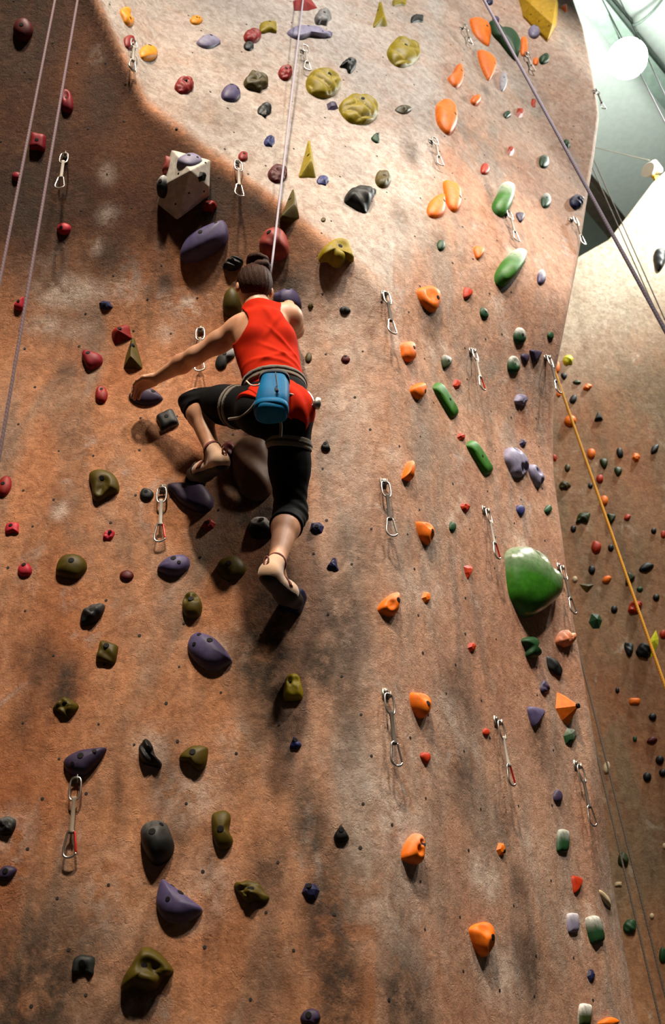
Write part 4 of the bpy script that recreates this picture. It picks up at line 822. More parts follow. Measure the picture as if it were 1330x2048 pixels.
def ext(u0, v0, y0, u1, v1, y1, e0=0.0, e1=0.0):
    a, b = at(u0, v0, y0), at(u1, v1, y1); return a-(b-a)*e0, b+(b-a)*e1
a, b = ext(110, 0, 2.25, 0, 560, 2.25, .15, 2.3); rope('mauve rope at far left, leftmost of two', a, b, .0056, M_ROPE_P)
a, b = ext(155, 0, 2.3, 0, 905, 2.28, .12, 1.35); rope('mauve rope at left, right one of two', a, b, .0056, M_ROPE_P)
a, b = ext(606, 0, 3.62, 541, 552, 3.22, .2, 0); rope('lilac top rope running up from the climber', a, b, .0058, M_ROPE_L)
a, b = ext(968, 0, 2.7, 1330, 660, 2.3, .2, 1.35); rope('thick lilac grey rope crossing the upper right corner', a, b, .0068, M_ROPE_G)
a, b = ext(1108, 738, 5.9, 1330, 1372, 5.9, 1.3, 1.4); rope('yellow rope hanging before the far wall', a, b, .0105, M_ROPE_Y)
a, b = ext(1117, 1140, 5.2, 1330, 1990, 5.0, .05, 1.0); rope('thin dark rope below the giant hold, right one', a, b, .005, M_ROPE_D)
a, b = ext(1137, 1270, 5.15, 1330, 2085, 4.9, .0, .8); rope('thin dark rope below the coral hold, left one', a, b, .005, M_ROPE_D)
a, b = ext(1180, 303, 6.0, 1330, 640, 5.6, 1.2, 1.9); rope('thin dark rope beside the thick one, upper', a, b, .005, M_ROPE_D)
a, b = ext(1180, 325, 6.0, 1330, 665, 5.6, 1.2, 1.9); rope('thin dark rope beside the thick one, lower', a, b, .005, M_ROPE_D)
a, b = ext(1205, 0, 6.2, 1330, 245, 6.0, .45, 3.6); rope('pale thin rope passing in front of the lamp', a, b, .006, M_ROPE_L)
a, b = ext(1240, 0, 6.2, 1330, 190, 6.0, .5, 4.6); rope('pale thin rope right of the lamp', a, b, .005, M_ROPE_L)

# ------------------------------------------------------------------ ceiling steel, lamp and fittings
M_BEAM = plain('brown_steel', (.10, .075, .05), .5, .3, var=.15); M_BEAM_G = plain('grey_green_steel', (.20, .26, .22), .5, .2, var=.1)
def beam(label, a, b, wdt, hgt, mat, name='roof_beam'):
    a, b = np.array(a), np.array(b); d = b-a; L = np.linalg.norm(d); x = d/L; up = np.array([0, 0, 1.0]); y = np.cross(up, x); y /= np.linalg.norm(y); z = np.cross(x, y)
    e = empty(name, (a+b)/2, Matrix([[x[i], y[i], z[i]] for i in range(3)]))
    for nm, c, s in (('bottom_flange', (0, 0, -hgt/2), (L, wdt, .02)), ('top_flange', (0, 0, hgt/2), (L, wdt, .02)), ('web', (0, 0, 0), (L, .015, hgt))):
        v, f = box(c, s); add(nm, mesh_from(nm, v, f, False), mat, e)
    return tag(e, label, 'beam', 'steel beams under the ceiling')
def zplane(u, v, z): r = ray(u, v); return r*(z/r[2])
a, b = zplane(1150, 350, 13.7), zplane(1252, 478, 13.7); beam('dark brown steel beam low behind the wall edge', a-(b-a)*.6, b+(b-a)*1.2, .34, .42, M_BEAM)
a, b = zplane(1182, -5, 13.7), zplane(1340, 190, 13.7); beam('brown steel beam passing behind the lamp', a-(b-a)*.4, b+(b-a)*.5, .30, .40, M_BEAM_G)
a, b = zplane(1205, -5, 13.9), zplane(1262, 62, 13.9); beam('grey green steel stub above the lamp', a-(b-a)*.6, b, .16, .22, M_BEAM_G)
M_GLOW = bpy.data.materials.new('lamp_glow'); M_GLOW.use_nodes = True
nt = M_GLOW.node_tree; nt.nodes.clear(); em = nt.nodes.new('ShaderNodeEmission'); em.inputs[0].default_value = (.94, 1.0, .92, 1); em.inputs[1].default_value = 185
nt.links.new(em.outputs[0], nt.nodes.new('ShaderNodeOutputMaterial').inputs[0])
lp = zplane(1255, 117, 12.4); e = empty('pendant_lamp', lp); tag(e, 'glaring white globe lamp under the ceiling', 'lamp')
Rg = 38.5/FPX*float(np.dot(ROT[:, 2], lp))
v, f = lathe([(Rg*math.sin(t)+1e-4, -Rg*math.cos(t)) for t in np.linspace(.02, 2.5, 18)], 28); add('diffuser', mesh_from('diffuser', v, f), M_GLOW, e)
v, f = lathe([(Rg*.62, Rg*.78), (Rg*.6, Rg*.95), (Rg*.35, Rg*1.2), (Rg*.1, Rg*1.35)], 20); add('housing', mesh_from('housing', v, f), M_BEAM_G, e)
v, f = tube([(0, 0, Rg*1.3), (0, 0, 14.2-lp[2])], .012, 8); add('stem', mesh_from('stem', v, f), M_BEAM_G, e)
a = zplane(1250, 53, 13.9); b = zplane(1330, -8, 13.9); m1 = zplane(1275, 47, 13.8); m2 = zplane(1303, 25, 13.8)
p = catmull_open([a, m1, m2, b], 30); v, f = tube(p-a, .02, 8); o = add('ceiling_cable', mesh_from('ceiling_cable', v, f), M_BEAM_G); o.location = a; tag(o, 'curved grey cable hanging under the ceiling', 'cable')
a, b = at(1183, 293, 6.4), at(1300, 321, 6.6); o = rope('thin tan guy wire leading to the spotlight', a-(b-a)*.1, b, .0035, plain('tan_wire', (.16, .12, .075), .8), name='guy_wire'); o['category'] = 'wire'; del o['group']
# spotlight standing on top of the far wall
sp = at(1316, 362, 6.95); e = empty('spotlight', sp); tag(e, 'yellow faced spotlight on top of the far wall', 'spotlight')
M_YEL = plain('yellow_paint', (.80, .48, .03), .5); M_WHT = plain('white_enamel', (.80, .84, .78), .4)
ax = Vector((-.75, -.62, -.1)).normalized(); q4 = ax.to_track_quat('Z', 'Y').to_matrix().to_4x4()
def sub(nm, prof, mat, off=(0, 0, 0), qq=q4, seg=22):
    v, f = lathe(prof, seg); o = add(nm, mesh_from(nm, v, f), mat, e); o.matrix_local = Matrix.Translation(Vector(off)) @ qq; return o
sub('housing', [(.09, -.3), (.10, -.05), (.105, .0)], plain('olive_drum', (.20, .17, .10), .5), (.09, .1, -.06))
sub('lens', [(.10, 0), (.10, .012), (.02, .014)], M_YEL, (.09, .1, -.06))
v, f = join(box((.02, .05, .07), (.05, .05, .1)), box((-.02, .02, .15), (.03, .04, .10))); add('bracket', mesh_from('bracket', v, f, False), M_YEL, e)
sub('reflector', [(.02, -.07), (.06, -.04), (.085, .02), (.08, .022), (.04, -.02)], M_WHT, (-.06, -.02, .16))
sub('clamp', [(.03, -.09), (.05, -.06), (.055, .05), (.03, .07)], M_WHT, (.04, .02, .26), Vector((-.5, -.3, .8)).to_track_quat('Z', 'Y').to_matrix().to_4x4(), 12)

# ------------------------------------------------------------------ climber (signed distance fields meshed with surface nets)
class Field:
    def __init__(s, lo, hi, h):
        s.lo = np.array(lo, float); s.h = h; s.n = np.ceil((np.array(hi)-s.lo)/h).astype(int)+1
        s.a = np.full(s.n, 1.0, np.float32)
    def block(s, lo, hi):
        i0 = np.clip(np.floor((lo-s.lo)/s.h).astype(int), 0, s.n); i1 = np.clip(np.ceil((hi-s.lo)/s.h).astype(int)+1, 0, s.n)
        sl = tuple(slice(a, b) for a, b in zip(i0, i1))
        ax = [s.lo[i]+s.h*np.arange(i0[i], i1[i]) for i in range(3)]
        X = np.stack(np.meshgrid(*ax, indexing='ij'), -1).astype(np.float32); return sl, X
    def add(s, prim, k=.02, cut=None):
        f, lo, hi = prim; sl, X = s.block(lo-k-.03, hi+k+.03)
        if X.size == 0: return
        d = f(X)
        if cut is not None: d = np.maximum(d, cut(X))
        a = s.a[sl]; t = np.clip(.5+.5*(a-d)/k, 0, 1); s.a[sl] = a*(1-t)+d*t-k*t*(1-t)
    def carve(s, prim, k=.004):
        f, lo, hi = prim; sl, X = s.block(lo-.05, hi+.05)
        if X.size: s.a[sl] = np.maximum(s.a[sl], -f(X))
    def clip(s, fn):
        sl, X = s.block(s.lo, s.lo+s.n*s.h); s.a = np.maximum(s.a, fn(X)).astype(np.float32)
    def mesh(s, name, relief=None, smooth=2):
        a = s.a; b = a < 0; n = a.shape
        cs = [b[i:n[0]-1+i, j:n[1]-1+j, k:n[2]-1+k] for i in (0, 1) for j in (0, 1) for k in (0, 1)]
        al = np.logical_and.reduce(cs); an = np.logical_or.reduce(cs); mix = an & ~al
        idx = np.argwhere(mix); num = -np.ones(mix.shape, np.int64); num[tuple(idx.T)] = np.arange(len(idx))
        acc = np.zeros((len(idx), 3)); cnt = np.zeros(len(idx))
        cor = [(i, j, k) for i in (0, 1) for j in (0, 1) for k in (0, 1)]
        val = {c: a[idx[:, 0]+c[0], idx[:, 1]+c[1], idx[:, 2]+c[2]] for c in cor}
        for c in cor:
            for ax in range(3):
                if c[ax] == 0:
                    d = list(c); d[ax] = 1; d = tuple(d); va, vb = val[c], val[d]; m = (va < 0) != (vb < 0)
                    t = np.where(m, va/(va-vb+1e-12), 0); p = np.array(c, float)[None, :]+np.zeros((len(idx), 3)); p[:, ax] = t
                    acc[m] += p[m]; cnt[m] += 1
        V = s.lo+s.h*(idx+acc/np.maximum(cnt, 1)[:, None]); Fc = []
        for ax in range(3):
            o1, o2 = [(1, 2), (2, 0), (0, 1)][ax]
            sl0 = [slice(1, n[i]-1) for i in range(3)]; sl1 = list(sl0); sl0[ax] = slice(0, n[ax]-1); sl1[ax] = slice(1, n[ax])
            A, B = b[tuple(sl0)], b[tuple(sl1)]; e = np.argwhere(A != B)
            if not len(e): continue
            fl = A[tuple(e.T)]; off = np.ones(3, int); off[ax] = 0; e = e+off
            def nn(d1, d2):
                q = e.copy(); q[:, o1] -= d1; q[:, o2] -= d2; return num[tuple(q.T)]
            q = np.stack([nn(0, 0), nn(1, 0), nn(1, 1), nn(0, 1)], -1); q[~fl] = q[~fl][:, ::-1]; Fc.append(q)
        Fc = np.vstack(Fc); Fc = Fc[(Fc >= 0).all(1)]
        for _ in range(smooth):                      # light smoothing of the voxel steps
            S = np.zeros_like(V); C = np.zeros(len(V))
            for i in range(4):
                np.add.at(S, Fc[:, i], V[Fc[:, (i+1) % 4]]); np.add.at(C, Fc[:, i], 1)
            V = V*.5+.5*S/np.maximum(C, 1)[:, None]
        me = bpy.data.meshes.new(name); me.vertices.add(len(V)); me.vertices.foreach_set('co', V.ravel())
        me.loops.add(Fc.size); me.loops.foreach_set('vertex_index', Fc.ravel().astype(np.int32))
        me.polygons.add(len(Fc)); me.polygons.foreach_set('loop_start', np.arange(0, Fc.size, 4, dtype=np.int32))
        me.update(calc_edges=True); me.polygons.foreach_set('use_smooth', np.ones(len(Fc), bool)); me.validate()
        if relief is not None:
            nn_ = np.zeros(len(V)*3); me.vertices.foreach_get('normal', nn_); nn_ = nn_.reshape(-1, 3)
            V = V+nn_*relief(V)[:, None]; me.vertices.foreach_set('co', V.ravel()); me.update()
        return me
def cone(a, b, ra, rb):
    a, b = np.array(a, np.float32), np.array(b, np.float32); ba = b-a; l2 = float(ba.dot(ba))+1e-9
    def f(X):
        t = np.clip(((X-a) @ ba)/l2, 0, 1); return np.linalg.norm(X-a-t[..., None]*ba, axis=-1)-(ra+(rb-ra)*t)
    R_m = max(ra, rb); return f, np.minimum(a, b)-R_m, np.maximum(a, b)+R_m
def ell(c, r, rot=None):
    c, r = np.array(c, np.float32), np.array(r, np.float32); M_ = np.eye(3, dtype=np.float32) if rot is None else np.array(rot, np.float32)
    def f(X):
        q = (X-c) @ M_; k0 = np.linalg.norm(q/r, axis=-1); k1 = np.linalg.norm(q/(r*r), axis=-1)+1e-9; return k0*(k0-1)/k1
    m_ = float(r.max()); return f, c-m_, c+m_
def grow(p, d): f, lo, hi = p; return (lambda X: f(X)-d), lo-d, hi+d
def half(p, n): p, n = np.array(p, np.float32), np.array(n, np.float32)/np.linalg.norm(n); return lambda X: (X-p) @ n
def basis(z, xhint):                                  # columns x, y, z
    z = np.array(z)/np.linalg.norm(z); x = np.array(xhint, float); x = x-z*x.dot(z); x /= np.linalg.norm(x); return np.stack([x, np.cross(z, x), z], 1)
J = {k: at(*v) for k, v in dict(head=(508, 573, 3.20), neck=(515, 616, 3.21), shL=(486, 656, 3.22), shR=(577, 634, 3.28), waist=(551, 765, 3.18), pel=(550, 826, 3.17), hipL=(521, 818, 3.19), hipR=(577, 832, 3.19),
    elL=(390, 712, 3.30), wrL=(313, 757, 3.44), knL=(390, 803, 3.38), anL=(425, 902, 3.33), heL=(441, 928, 3.325), toL=(386, 949, 3.475), knR=(581, 1028, 3.37), anR=(552, 1128, 3.22), heR=(538, 1152, 3.19), toR=(592, 1203, 3.41),
    elR=(590, 660, 3.44), haR=(574, 600, 3.50)).items()}
axis_t = J['neck']-J['waist']; axis_t /= np.linalg.norm(axis_t)
lat = J['shR']-J['shL']; BT = basis(axis_t, lat)      # torso frame: x to her right, y to the wall, z up the spine
def T(x, y, z, o='waist'): return J[o]+BT @ np.array([x, y, z])
def torso(d=0.0):
    return [(grow(ell(T(.0, .015, .30), (.138, .095, .155), BT), d), .03), (grow(ell(T(0, .02, .16), (.130, .092, .14), BT), d), .06), (grow(ell(T(0, .02, .02), (.122, .090, .12), BT), d), .06),
            (grow(cone(J['shL']+BT @ np.array([.03, .0, -.03]), J['shR']+BT @ np.array([-.03, .0, -.02]), .062, .060), d), .06),
            (grow(cone(T(-.02, -.045, .34), T(-.055, -.045, .25), .05, .045), d), .05), (grow(cone(T(.03, -.045, .34), T(.06, -.045, .25), .05, .045), d), .05),
            (grow(cone(J['neck']+[0, .0, -.01], J['shL']+BT @ np.array([.02, 0, .02]), .048, .044), d), .05), (grow(cone(J['neck']+[0, 0, -.01], J['shR']+BT @ np.array([-.02, 0, .02]), .048, .044), d), .05)]
def pelvis(d=0.0):
    return [(grow(ell(J['pel']+[0, .02, .03], (.150, .105, .115)), d), .05), (grow(ell(J['pel']+[-.068, -.035, -.02], (.088, .085, .092)), d), .04), (grow(ell(J['pel']+[.066, -.035, -.025], (.085, .085, .095)), d), .04)]
def lerp(a, b, t): return J[a]*(1-t)+J[b]*t
def thigh(s, d=0.0):
    h, k = 'hip'+s, 'kn'+s
    return [(grow(cone(J[h]+[0, 0, -.01], lerp(h, k, .55), .092, .076), d), .04), (grow(cone(lerp(h, k, .5), J[k], .077, .057), d), .03)]
def calf(s, d=0.0):
    k, a = 'kn'+s, 'an'+s; back = np.array([0, -.014, 0])
    return [(grow(cone(J[k], lerp(k, a, .32)+back, .055, .054), d), .03), (grow(cone(lerp(k, a, .3)+back, lerp(k, a, .95), .053, .033), d), .03)]
SKIN, SK_NT, SK_B = new_mat('skin'); SK_B.inputs['Base Color'].default_value = (.58, .33, .21, 1); SK_B.inputs['Roughness'].default_value = .5
SK_B.inputs['Subsurface Weight'].default_value = .12; SK_B.inputs['Subsurface Radius'].default_value = (.010, .004, .002)
tc = SK_NT.nodes.new('ShaderNodeTexCoord').outputs['Object']
SK_NT.links.new(mixc(SK_NT, ramp(SK_NT, noise(SK_NT, tc, 22, 4), .35, .65), (.50, .24, .13), (.57, .295, .175)), SK_B.inputs['Base Color'])
person = empty('person', J['toR']); tag(person, 'climber seen from behind in red tank top and black leggings, reaching left', 'person')
def wear(name, me, mat, parent=None):
    o = add(name, me, mat, parent or person)
    pm = (parent or person).matrix_world if parent is None else Matrix.Translation(Vector(J['toR']))
    o.matrix_parent_inverse = Matrix.Translation(-Vector(J['toR'])) if parent is None else Matrix.Identity(4)
    return o
# --- body
B_ = Field((-.93, 2.98, 1.80), (.12, 3.66, 3.66), .0042)
for p, k in torso(-.004)+pelvis(-.004)+thigh('L', -.004)+thigh('R', -.004)+calf('L')+calf('R'): B_.add(p, k)
Hc = J['head']; fd = np.array([-.30, .95, .02]); BH = basis(np.array([.04, -.10, 1.0]), np.cross(fd, [0, 0, 1.0]))     # head frame: x right, y forward, z crown
if BH[:, 1].dot(fd) < 0: BH[:, 1] *= -1
def Hd(x, y, z): return Hc+BH @ np.array([x, y, z])
B_.add(cone(J['neck']+[0, .01, -.03], Hd(0, -.015, -.07), .056, .050), .03)
for p, k in ((ell(Hd(0, 0, .01), (.072, .090, .082), BH), .02), (ell(Hd(0, .03, -.05), (.056, .062, .062), BH), .03), (ell(Hd(0, .055, -.085), (.026, .024, .022), BH), .025), (cone(Hd(0, .088, -.01), Hd(0, .107, -.042), .008, .013), .012),
             (ell(Hd(0, .080, .010), (.05, .014, .012), BH), .015), (ell(Hd(0, .083, -.068), (.022, .010, .007), BH), .008), (ell(Hd(.078, -.012, -.03), (.010, .018, .030), BH), .008), (ell(Hd(-.078, -.012, -.03), (.010, .018, .030), BH), .008)): B_.add(p, k)
for sx in (-1, 1): B_.carve(ell(Hd(sx*.031, .098, -.008), (.016, .012, .009), BH))
for s_, el_, w_ in (('L', J['elL'], J['wrL']), ('R', J['elR'], J['haR'])):
    sh = J['sh'+s_]; um = sh*.5+el_*.5; fm = el_*.66+w_*.34
    B_.add(ell(sh+(el_-sh)*.12, (.060, .060, .060)), .04); B_.add(cone(sh, um, .056, .048), .03); B_.add(cone(um, el_, .048, .039), .03); B_.add(cone(el_, fm, .040, .042), .025); B_.add(cone(fm, w_, .042, .026), .025)
def hand(w_, d, side, down, curl=1.0):                # d: along the palm, side: from thumb to little finger, down: the way the fingers close
    d, side, down = [np.array(q)/np.linalg.norm(q) for q in (d, side, down)]
    for i in range(4):
        b0 = w_+d*.020+side*(.012*(i-1.3)); b1 = w_+d*(.078-.004*abs(i-1.2))+side*(.0195*(i-1.4))
        B_.add(cone(b0, b1, .017, .0125), .012)
        L_f = (.040, .046, .043, .034)[i]; a1 = .45*curl; a2 = 1.25*curl; a3 = 1.7*curl
        p0 = b1
        for aa, ll, r0, r1 in ((a1, L_f, .0100, .0092), (a2, L_f*.68, .0092, .0086), (a3, L_f*.52, .0086, .0076)):
            p1 = p0+(d*math.cos(aa)+down*math.sin(aa))*ll; B_.add(cone(p0, p1, r0, r1), .004); p0 = p1
    t0 = w_+d*.022-side*.022+down*.006; t1 = t0+d*.034-side*.022+down*.012; t2 = t1+d*.030-side*.004+down*.014; t3 = t2+d*.022+side*.006+down*.010
    B_.add(cone(t0, t1, .0145, .012), .012); B_.add(cone(t1, t2, .0115, .0105), .006); B_.add(cone(t2, t3, .0105, .0085), .004)
hand(J['wrL'], (-.86, .42, .18), (.10, .72, -.1), (-.15, .25, -1.0), .95)
hand(J['haR']-np.array([0, .02, .03]), (-.15, .25, .85), (.95, .1, 0), (0, 1.0, -.1), 1.0)
for s_ in 'LR': B_.add(cone(J['he'+s_]*.8+J['an'+s_]*.2, J['to'+s_], .028, .020), .02); B_.add(cone(J['an'+s_], J['he'+s_]*.5+J['to'+s_]*.5, .032, .026), .02)
wear('body', B_.mesh('body'), SKIN)
M_EYE = plain('eye', (.6, .55, .5), .2)
# --- hair
def hair_mat():
    m, nt, b = new_mat('dark_brown_hair'); tc = nt.nodes.new('ShaderNodeTexCoord').outputs['Object']
    n1 = noise(nt, mapping(nt, tc, (260, 260, 26)), 1.0, 3, .6, 1.2)
    nt.links.new(mixc(nt, ramp(nt, n1, .35, .7), (.014, .0045, .002), (.075, .024, .009)), b.inputs['Base Color'])
    b.inputs['Roughness'].default_value = .5; b.inputs['Specular IOR Level'].default_value = .08; bp = N(nt, 'ShaderNodeBump', Strength=.9, Distance=.004); nt.links.new(n1, bp.inputs['Height']); nt.links.new(bp.outputs[0], b.inputs['Normal']); return m
M_HAIR = hair_mat()
F_ = Field(Hc-.16, Hc+np.array([.16, .16, .2]), .004)
F_.add(ell(Hd(0, -.008, .012), (.083, .098, .090), BH), .02); F_.add(ell(Hd(0, -.045, -.035), (.064, .052, .062), BH), .03); F_.add(cone(Hd(.01, -.03, .09), Hd(.02, -.03, .12), .035, .028), .02)
F_.clip(half(Hd(0, .035, 0), BH[:, 1]*1.0+BH[:, 2]*-.75)); F_.clip(half(Hd(0, 0, -.088), -BH[:, 2]))
for sx in (-1, 1): F_.carve(ell(Hd(sx*.088, .0, -.045), (.030, .030, .040), BH))
def strands(V): q = (V-Hc) @ BH; an = np.arctan2(q[:, 0], -q[:, 1]+1e-6); return .0007*np.sin(an*26+6*q[:, 2]/.1)+.0008*np.sin(an*67+9*q[:, 2]/.1)
hair = wear('hair', F_.mesh('hair', strands), M_HAIR); hair['label'] = 'dark brown hair pinned up'
bc = at(519, 534, 3.155)
tt = np.linspace(0, 2*math.pi*3.2, 90); pts = np.stack([(.024+.010*np.sin(tt*.5))*np.cos(tt), (.022+.010*np.sin(tt*.5))*np.sin(tt), -.035+.075*tt/tt.max()+.010*np.sin(tt*1.3)], -1)
v, f = tube([bc+q*1.22 for q in pts], .022*(1-.35*np.abs(np.linspace(-1, 1, 90))**3)*(1+.10*np.sin(tt*7)), 10)
bun = add('bun', mesh_from('bun', v, f), M_HAIR, hair); bun['label'] = 'twisted hair bun'
v, f = ring([bc+np.array([.034*math.cos(a), .034*math.sin(a), -.040]) for a in np.linspace(0, 2*math.pi, 10, endpoint=False)], .006); add('hair_tie', mesh_from('hair_tie', v, f), plain('maroon_tie', (.08, .012, .012), .8), hair)
# --- tank top
def cloth(name, a, b_, rough=.75, sheen=.3):
    m, nt, b = new_mat(name); tc = nt.nodes.new('ShaderNodeTexCoord').outputs['Object']
    nt.links.new(mixc(nt, ramp(nt, noise(nt, tc, 14, 4), .3, .7), a, b_), b.inputs['Base Color']); b.inputs['Roughness'].default_value = rough
    b.inputs['Sheen Weight'].default_value = sheen; b.inputs['Specular IOR Level'].default_value = .08
    bp = N(nt, 'ShaderNodeBump', Strength=.25, Distance=.0015); nt.links.new(noise(nt, tc, 650, 2), bp.inputs['Height']); nt.links.new(bp.outputs[0], b.inputs['Normal']); return m
M_TANK = cloth('red_jersey', (.47, .014, .001), (.56, .020, .0015), .85, 0.0); M_TIGHT = cloth('black_tights', (.003, .003, .0035), (.006, .006, .0065), .75, 0.0)
F_ = Field((-.45, 2.96, 2.58), (.10, 3.46, 3.45), .0032)
for p, k in torso(.007): F_.add(p, k)
for p, k in pelvis(.013): F_.add(p, k)
F_.carve(cone(at(455, 645, 3.10), at(468, 660, 3.40), .092, .088)); F_.carve(cone(at(606, 618, 3.14), at(592, 628, 3.50), .098, .085)); F_.clip(half(J['neck']+[0, 0, .004], np.array([-.10, -.12, 1.0]))); F_.carve(cone(J['neck']+[0, .03, .0], Hd(0, .03, -.02), .060, .062)); F_.carve(ell(J['neck']+[0, .12, -.03], (.09, .10, .10)))
ha, hb = at(462, 783, 3.08), at(614, 852, 3.08); hv = hb-ha
F_.clip(half(ha, np.array([hv[2], 0, -hv[0]])*1.0+np.array([0, .05, 0]))); 
def folds(V):
    q = (V-J['waist']) @ BT; x, z = q[:, 0], q[:, 2]; r_ = np.zeros(len(V))
    for x0, z0, dx, dz, wd, am in ((.10, .05, -.75, .55, .012, .007), (.11, .10, -.6, .75, .010, .006), (.06, .04, -.9, .25, .012, .006), (-.02, .20, .5, .75, .014, .006), (-.07, .06, .9, .30, .012, .005), (.02, .28, -.3, .9, .015, .004)):
        l_ = math.hypot(dx, dz); ex, ez = dx/l_, dz/l_; s_ = (x-x0)*ex+(z-z0)*ez; t_ = -(x-x0)*ez+(z-z0)*ex
        r_ += am*np.exp(-(t_/wd)**2)*sstep(-.04, .03, s_)*sstep(.24, .08, s_)
    lo_ = sstep(.0, -.08, z); return r_+lo_*.004*np.sin(x*75+z*30)
tank = wear('tank_top', F_.mesh('tank_top', folds, 4), M_TANK); tank['label'] = 'red racerback tank top'
# --- leggings
F_ = Field((-.70, 2.96, 1.95), (.06, 3.50, 2.98), .0042)
for p, k in pelvis(.005)+thigh('L', .006)+thigh('R', .006): F_.add(p, k)
for s_ in 'LR': F_.add(ell(J['kn'+s_], (.066, .066, .066)), .02)
F_.add(grow(ell(J['waist']+[0, .02, -.03], (.125, .092, .06)), .002), .05)
for s_, t_ in (('L', .23), ('R', .30)):
    for p, k in calf(s_, .008): F_.add(p, k, half(lerp('kn'+s_, 'an'+s_, t_), J['an'+s_]-J['kn'+s_]))
def wrinkle(V):
    r_ = np.zeros(len(V))
    for s_ in 'LR':
        d_ = V-J['kn'+s_]; r_ += .0035*np.exp(-(np.linalg.norm(d_, axis=1)/.09)**2)*np.sin(d_[:, 2]*150+d_[:, 0]*60)
    return r_
leg = wear('leggings', F_.mesh('leggings', wrinkle), M_TIGHT); leg['label'] = 'black three quarter leggings'
# --- harness
M_HARN = cloth('grey_webbing', (.15, .125, .095), (.20, .17, .13), .8); M_HARN_D = cloth('dark_webbing_trim', (.03, .026, .022), (.045, .04, .034), .8); M_CORD = plain('pale_cord', (.60, .52, .42), .6)
def band(prims, c, n, hw, d):
    n = np.array(n)/np.linalg.norm(n); c = np.array(c); F_ = Field(c-.24, c+.24, .0042)
    for p, k in prims(d): F_.add(p, k)
    F_.clip(half(c+n*hw, n)); F_.clip(half(c-n*hw, -n)); return F_
tors_all = lambda d: torso(d)+pelvis(d)
wb = axis_t+np.array([.06, 0, 0]); wc = at(551, 766, 3.18)
har = wear('harness', band(tors_all, wc, wb, .021, .018).mesh('harness'), M_HARN); har['label'] = 'grey climbing harness belt'
add('belt_trim', band(tors_all, wc+wb*.004, wb, .0065, .0215).mesh('belt_trim'), M_HARN_D, har)
for s_, t_, hw_, nm in (('L', .34, .020, 'leg_loop'), ('R', .30, .022, 'leg_loop')):
    ax_ = J['kn'+s_]-J['hip'+s_]; c_ = lerp('hip'+s_, 'kn'+s_, t_)
    if s_ == 'R': ax_ = ax_/np.linalg.norm(ax_)+np.array([-.10, 0, 0])
    add(nm, band(lambda d, s_=s_: thigh(s_, d), c_, ax_, hw_, .012).mesh(nm), M_HARN, har)
    add('loop_trim', band(lambda d, s_=s_: thigh(s_, d), c_, ax_, .006, .0150).mesh('loop_trim'), M_HARN_D, har)
def cord(name, px, rad, mat, parent, n=20):
    v, f = tube(catmull_open([at(*q) for q in px], n), rad, 7); return add(name, mesh_from(name, v, f), mat, parent)
cord('riser_strap', [(561, 838, 3.03), (562, 855, 3.06), (561, 874, 3.08)], .006, M_HARN, har)
cord('riser_strap', [(516, 798, 3.03), (500, 820, 3.06), (480, 834, 3.10), (458, 838, 3.16)], .006, M_HARN, har)
cord('gear_loop', [(493, 762, 3.08), (502, 770, 3.045), (515, 771, 3.02), (522, 765, 3.02)], .0035, M_CORD, har)
cord('gear_loop', [(572, 786, 3.03), (588, 790, 3.04), (606, 796, 3.07), (613, 786, 3.10)], .0035, M_CORD, har)
# --- shoes
M_SHOE = cloth('tan_suede', (.52, .33, .21), (.60, .40, .27), .7); M_RUB = plain('black_rubber', (.007, .0065, .0065), .6, spec=.3); M_STRAP = plain('maroon_strap', (.14, .025, .015), .7)
for s_, lab in (('L', 'left'), ('R', 'right')):
    an, he, to = J['an'+s_], J['he'+s_], J['to'+s_]; d_ = (to-he)/np.linalg.norm(to-he); up_ = an-he; up_ = up_-d_*up_.dot(d_); up_ /= np.linalg.norm(up_); sd_ = np.cross(d_, up_)
    ball = he+d_*np.linalg.norm(to-he)*.62
    F_ = Field((he+to)/2-.2, (he+to)/2+.2, .0042)
    pr = [(cone(he, ball, .036, .042), .03), (cone(ball, to-d_*.01, .042, .030), .03), (cone(he+up_*.02, an+up_*.006-(an-he)*.05, .037, .038), .03)]
    for p, k in pr: F_.add(p, k)
    F_.clip(half(an+(an-he)*.12, J['kn'+s_]-an)); sh_o = wear('shoe', F_.mesh('shoe'), M_SHOE); sh_o['label'] = 'tan climbing shoe with black rubber'
    F_ = Field((he+to)/2-.2, (he+to)/2+.2, .0042)
    for p, k in pr[:2]: F_.add(grow(p, .0035), k)
    sole = lambda X, he=he, up_=up_, d_=d_, ball=ball: np.minimum((X-he+up_*.014) @ up_, -((X-ball) @ d_))
    F_.clip(lambda X, he=he, up_=up_, d_=d_, ball=ball: np.minimum(np.minimum((X-(he-up_*.012)) @ up_, -((X-(ball+d_*.02)) @ d_)), np.maximum((X-(he+d_*.005)) @ d_, (X-(he+up_*.022)) @ up_)))
    add('rubber_sole', F_.mesh('rubber_sole'), M_RUB, sh_o)
    F_ = Field((he+to)/2-.2, (he+to)/2+.2, .0042); c_ = an*.75+ball*.25
    for p, k in pr: F_.add(grow(p, .004), k)
    nrm = d_*.8+up_*.6; F_.clip(half(c_+nrm*.010, nrm)); F_.clip(half(c_-nrm*.010, -nrm)); F_.clip(half(he+up_*.0, -up_)); add('strap', F_.mesh('strap'), M_STRAP, sh_o)
    v, f = ring([he+up_*.045-d_*.036+sd_*.009*math.cos(a)+up_*.018*math.sin(a) for a in np.linspace(0, 2*math.pi, 8, endpoint=False)], .004); add('pull_tab', mesh_from('pull_tab', v, f), M_STRAP, sh_o)
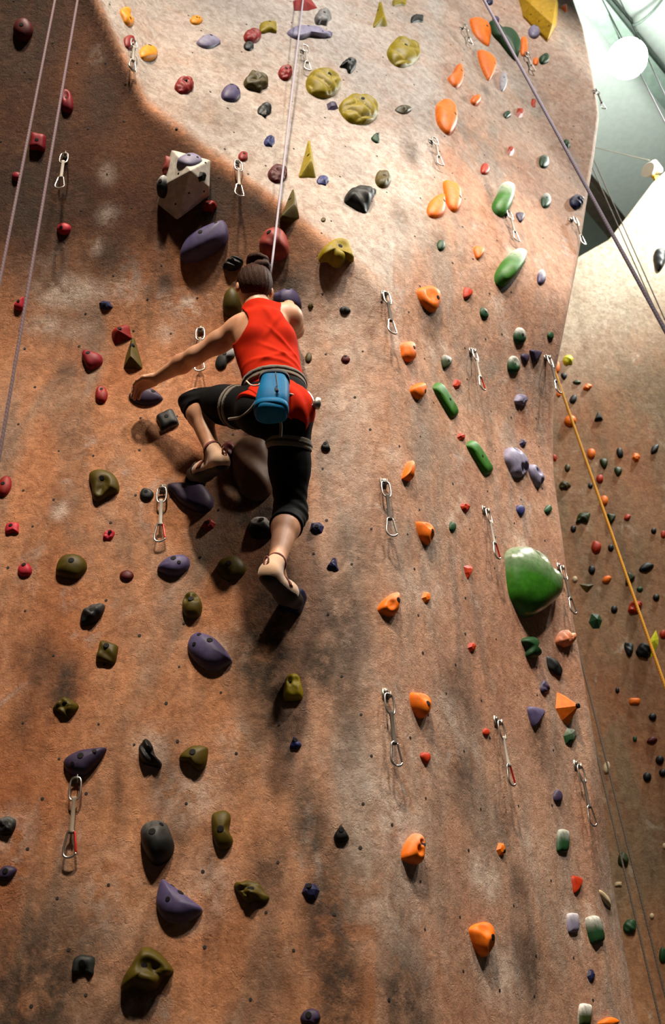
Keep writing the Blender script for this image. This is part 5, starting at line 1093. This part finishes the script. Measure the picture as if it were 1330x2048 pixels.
# --- chalk bag hanging on the belt
M_BAG = cloth('blue_nylon', (.004, .115, .27), (.008, .155, .34), .5, 0.0); M_BAG_D = cloth('dark_blue_trim', (.012, .02, .035), (.02, .03, .05), .8)
bt, bb = at(549, 762, 2.995), at(541, 832, 2.955); zc = (bt-bb); Lb = np.linalg.norm(zc); BB = basis(zc, (1, .0, 0))
bag = empty('chalk_bag', bb, Matrix([[BB[i][0], BB[i][1], BB[i][2]] for i in range(3)])); tag(bag, 'blue chalk bag clipped to the back of the harness', 'chalk bag')
def bagloft(prof, seg=28, wob=.0):
    V = []; Fc = []
    for i, (z, a, b) in enumerate(prof):
        for j in range(seg):
            q = 2*math.pi*j/seg; c, s = math.cos(q), math.sin(q); c = math.copysign(abs(c)**.75, c); s = math.copysign(abs(s)**.75, s)
            w_ = 1+wob*math.sin(3*q+z*60)+wob*.7*math.sin(5*q-z*90); V.append((a*c*w_, b*s*w_, z))
    n = len(prof); Fc = [(i*seg+j, i*seg+(j+1) % seg, (i+1)*seg+(j+1) % seg, (i+1)*seg+j) for i in range(n-1) for j in range(seg)]; Fc += [tuple(reversed(range(seg))), tuple(range((n-1)*seg, n*seg))]; return V, Fc
pf = [(0, .048, .036), (.006, .058, .045), (.02, .062, .049), (.05, .063, .051), (.052, .0605, .049), (.056, .0605, .049), (.06, .063, .051), (.10, .064, .050), (.14, .062, .048), (Lb-.01, .058, .045), (Lb, .057, .044)]
v, f = bagloft(pf, 36, .035); add('bag_body', mesh_from('bag_body', v, f), M_BAG, bag)
v, f = bagloft([(Lb-.004, .0605, .047), (Lb+.003, .062, .0485), (Lb+.014, .060, .047), (Lb+.018, .054, .041), (Lb+.012, .045, .034)], 36); add('rim', mesh_from('rim', v, f), M_BAG_D, bag)
v, f = bagloft([(.022, .0645, .0515), (.024, .067, .054), (.048, .0675, .0545), (.0515, .065, .052)], 36, .006); add('brush_band', mesh_from('brush_band', v, f), M_BAG, bag)
v, f = join(tube(catmull_open([(.010, -.050, Lb-.01), (.022, -.056, .125), (.016, -.057, .10), (.026, -.058, .085)], 16), .0022, 6), lathe([(.005, 0), (.0065, .006), (.0065, .014), (.004, .018)], 10))
nv = 16*6
v = [np.array(q) if i < nv else np.array([q[0]+.026, q[1]-.060, q[2]+.072]) for i, q in enumerate(v)]; add('drawcord', mesh_from('drawcord', v, f), M_BAG_D, bag)
# --- belay device on the right hip
bp_ = at(618, 800, 3.10); e = empty('belay_device', bp_); tag(e, 'silver belay device on a carabiner at the right hip', 'belay device')
v, f = ring([(-.018, 0, .035), (-.008, -.004, .042), (.004, -.004, .030), (.016, -.004, -.004), (.014, 0, -.026), (.004, 0, -.032), (-.004, 0, -.018)], .0042); add('carabiner', mesh_from('carabiner', v, f), M_STEEL, e)
v, f = lathe([(.012, -.022), (.018, -.020), (.019, .0), (.013, .022), (.009, .024)], 16); o = add('tube', mesh_from('tube', v, f), M_DULL, e); o.location = (.030, .01, -.012); o.rotation_euler = (.3, .35, 0)
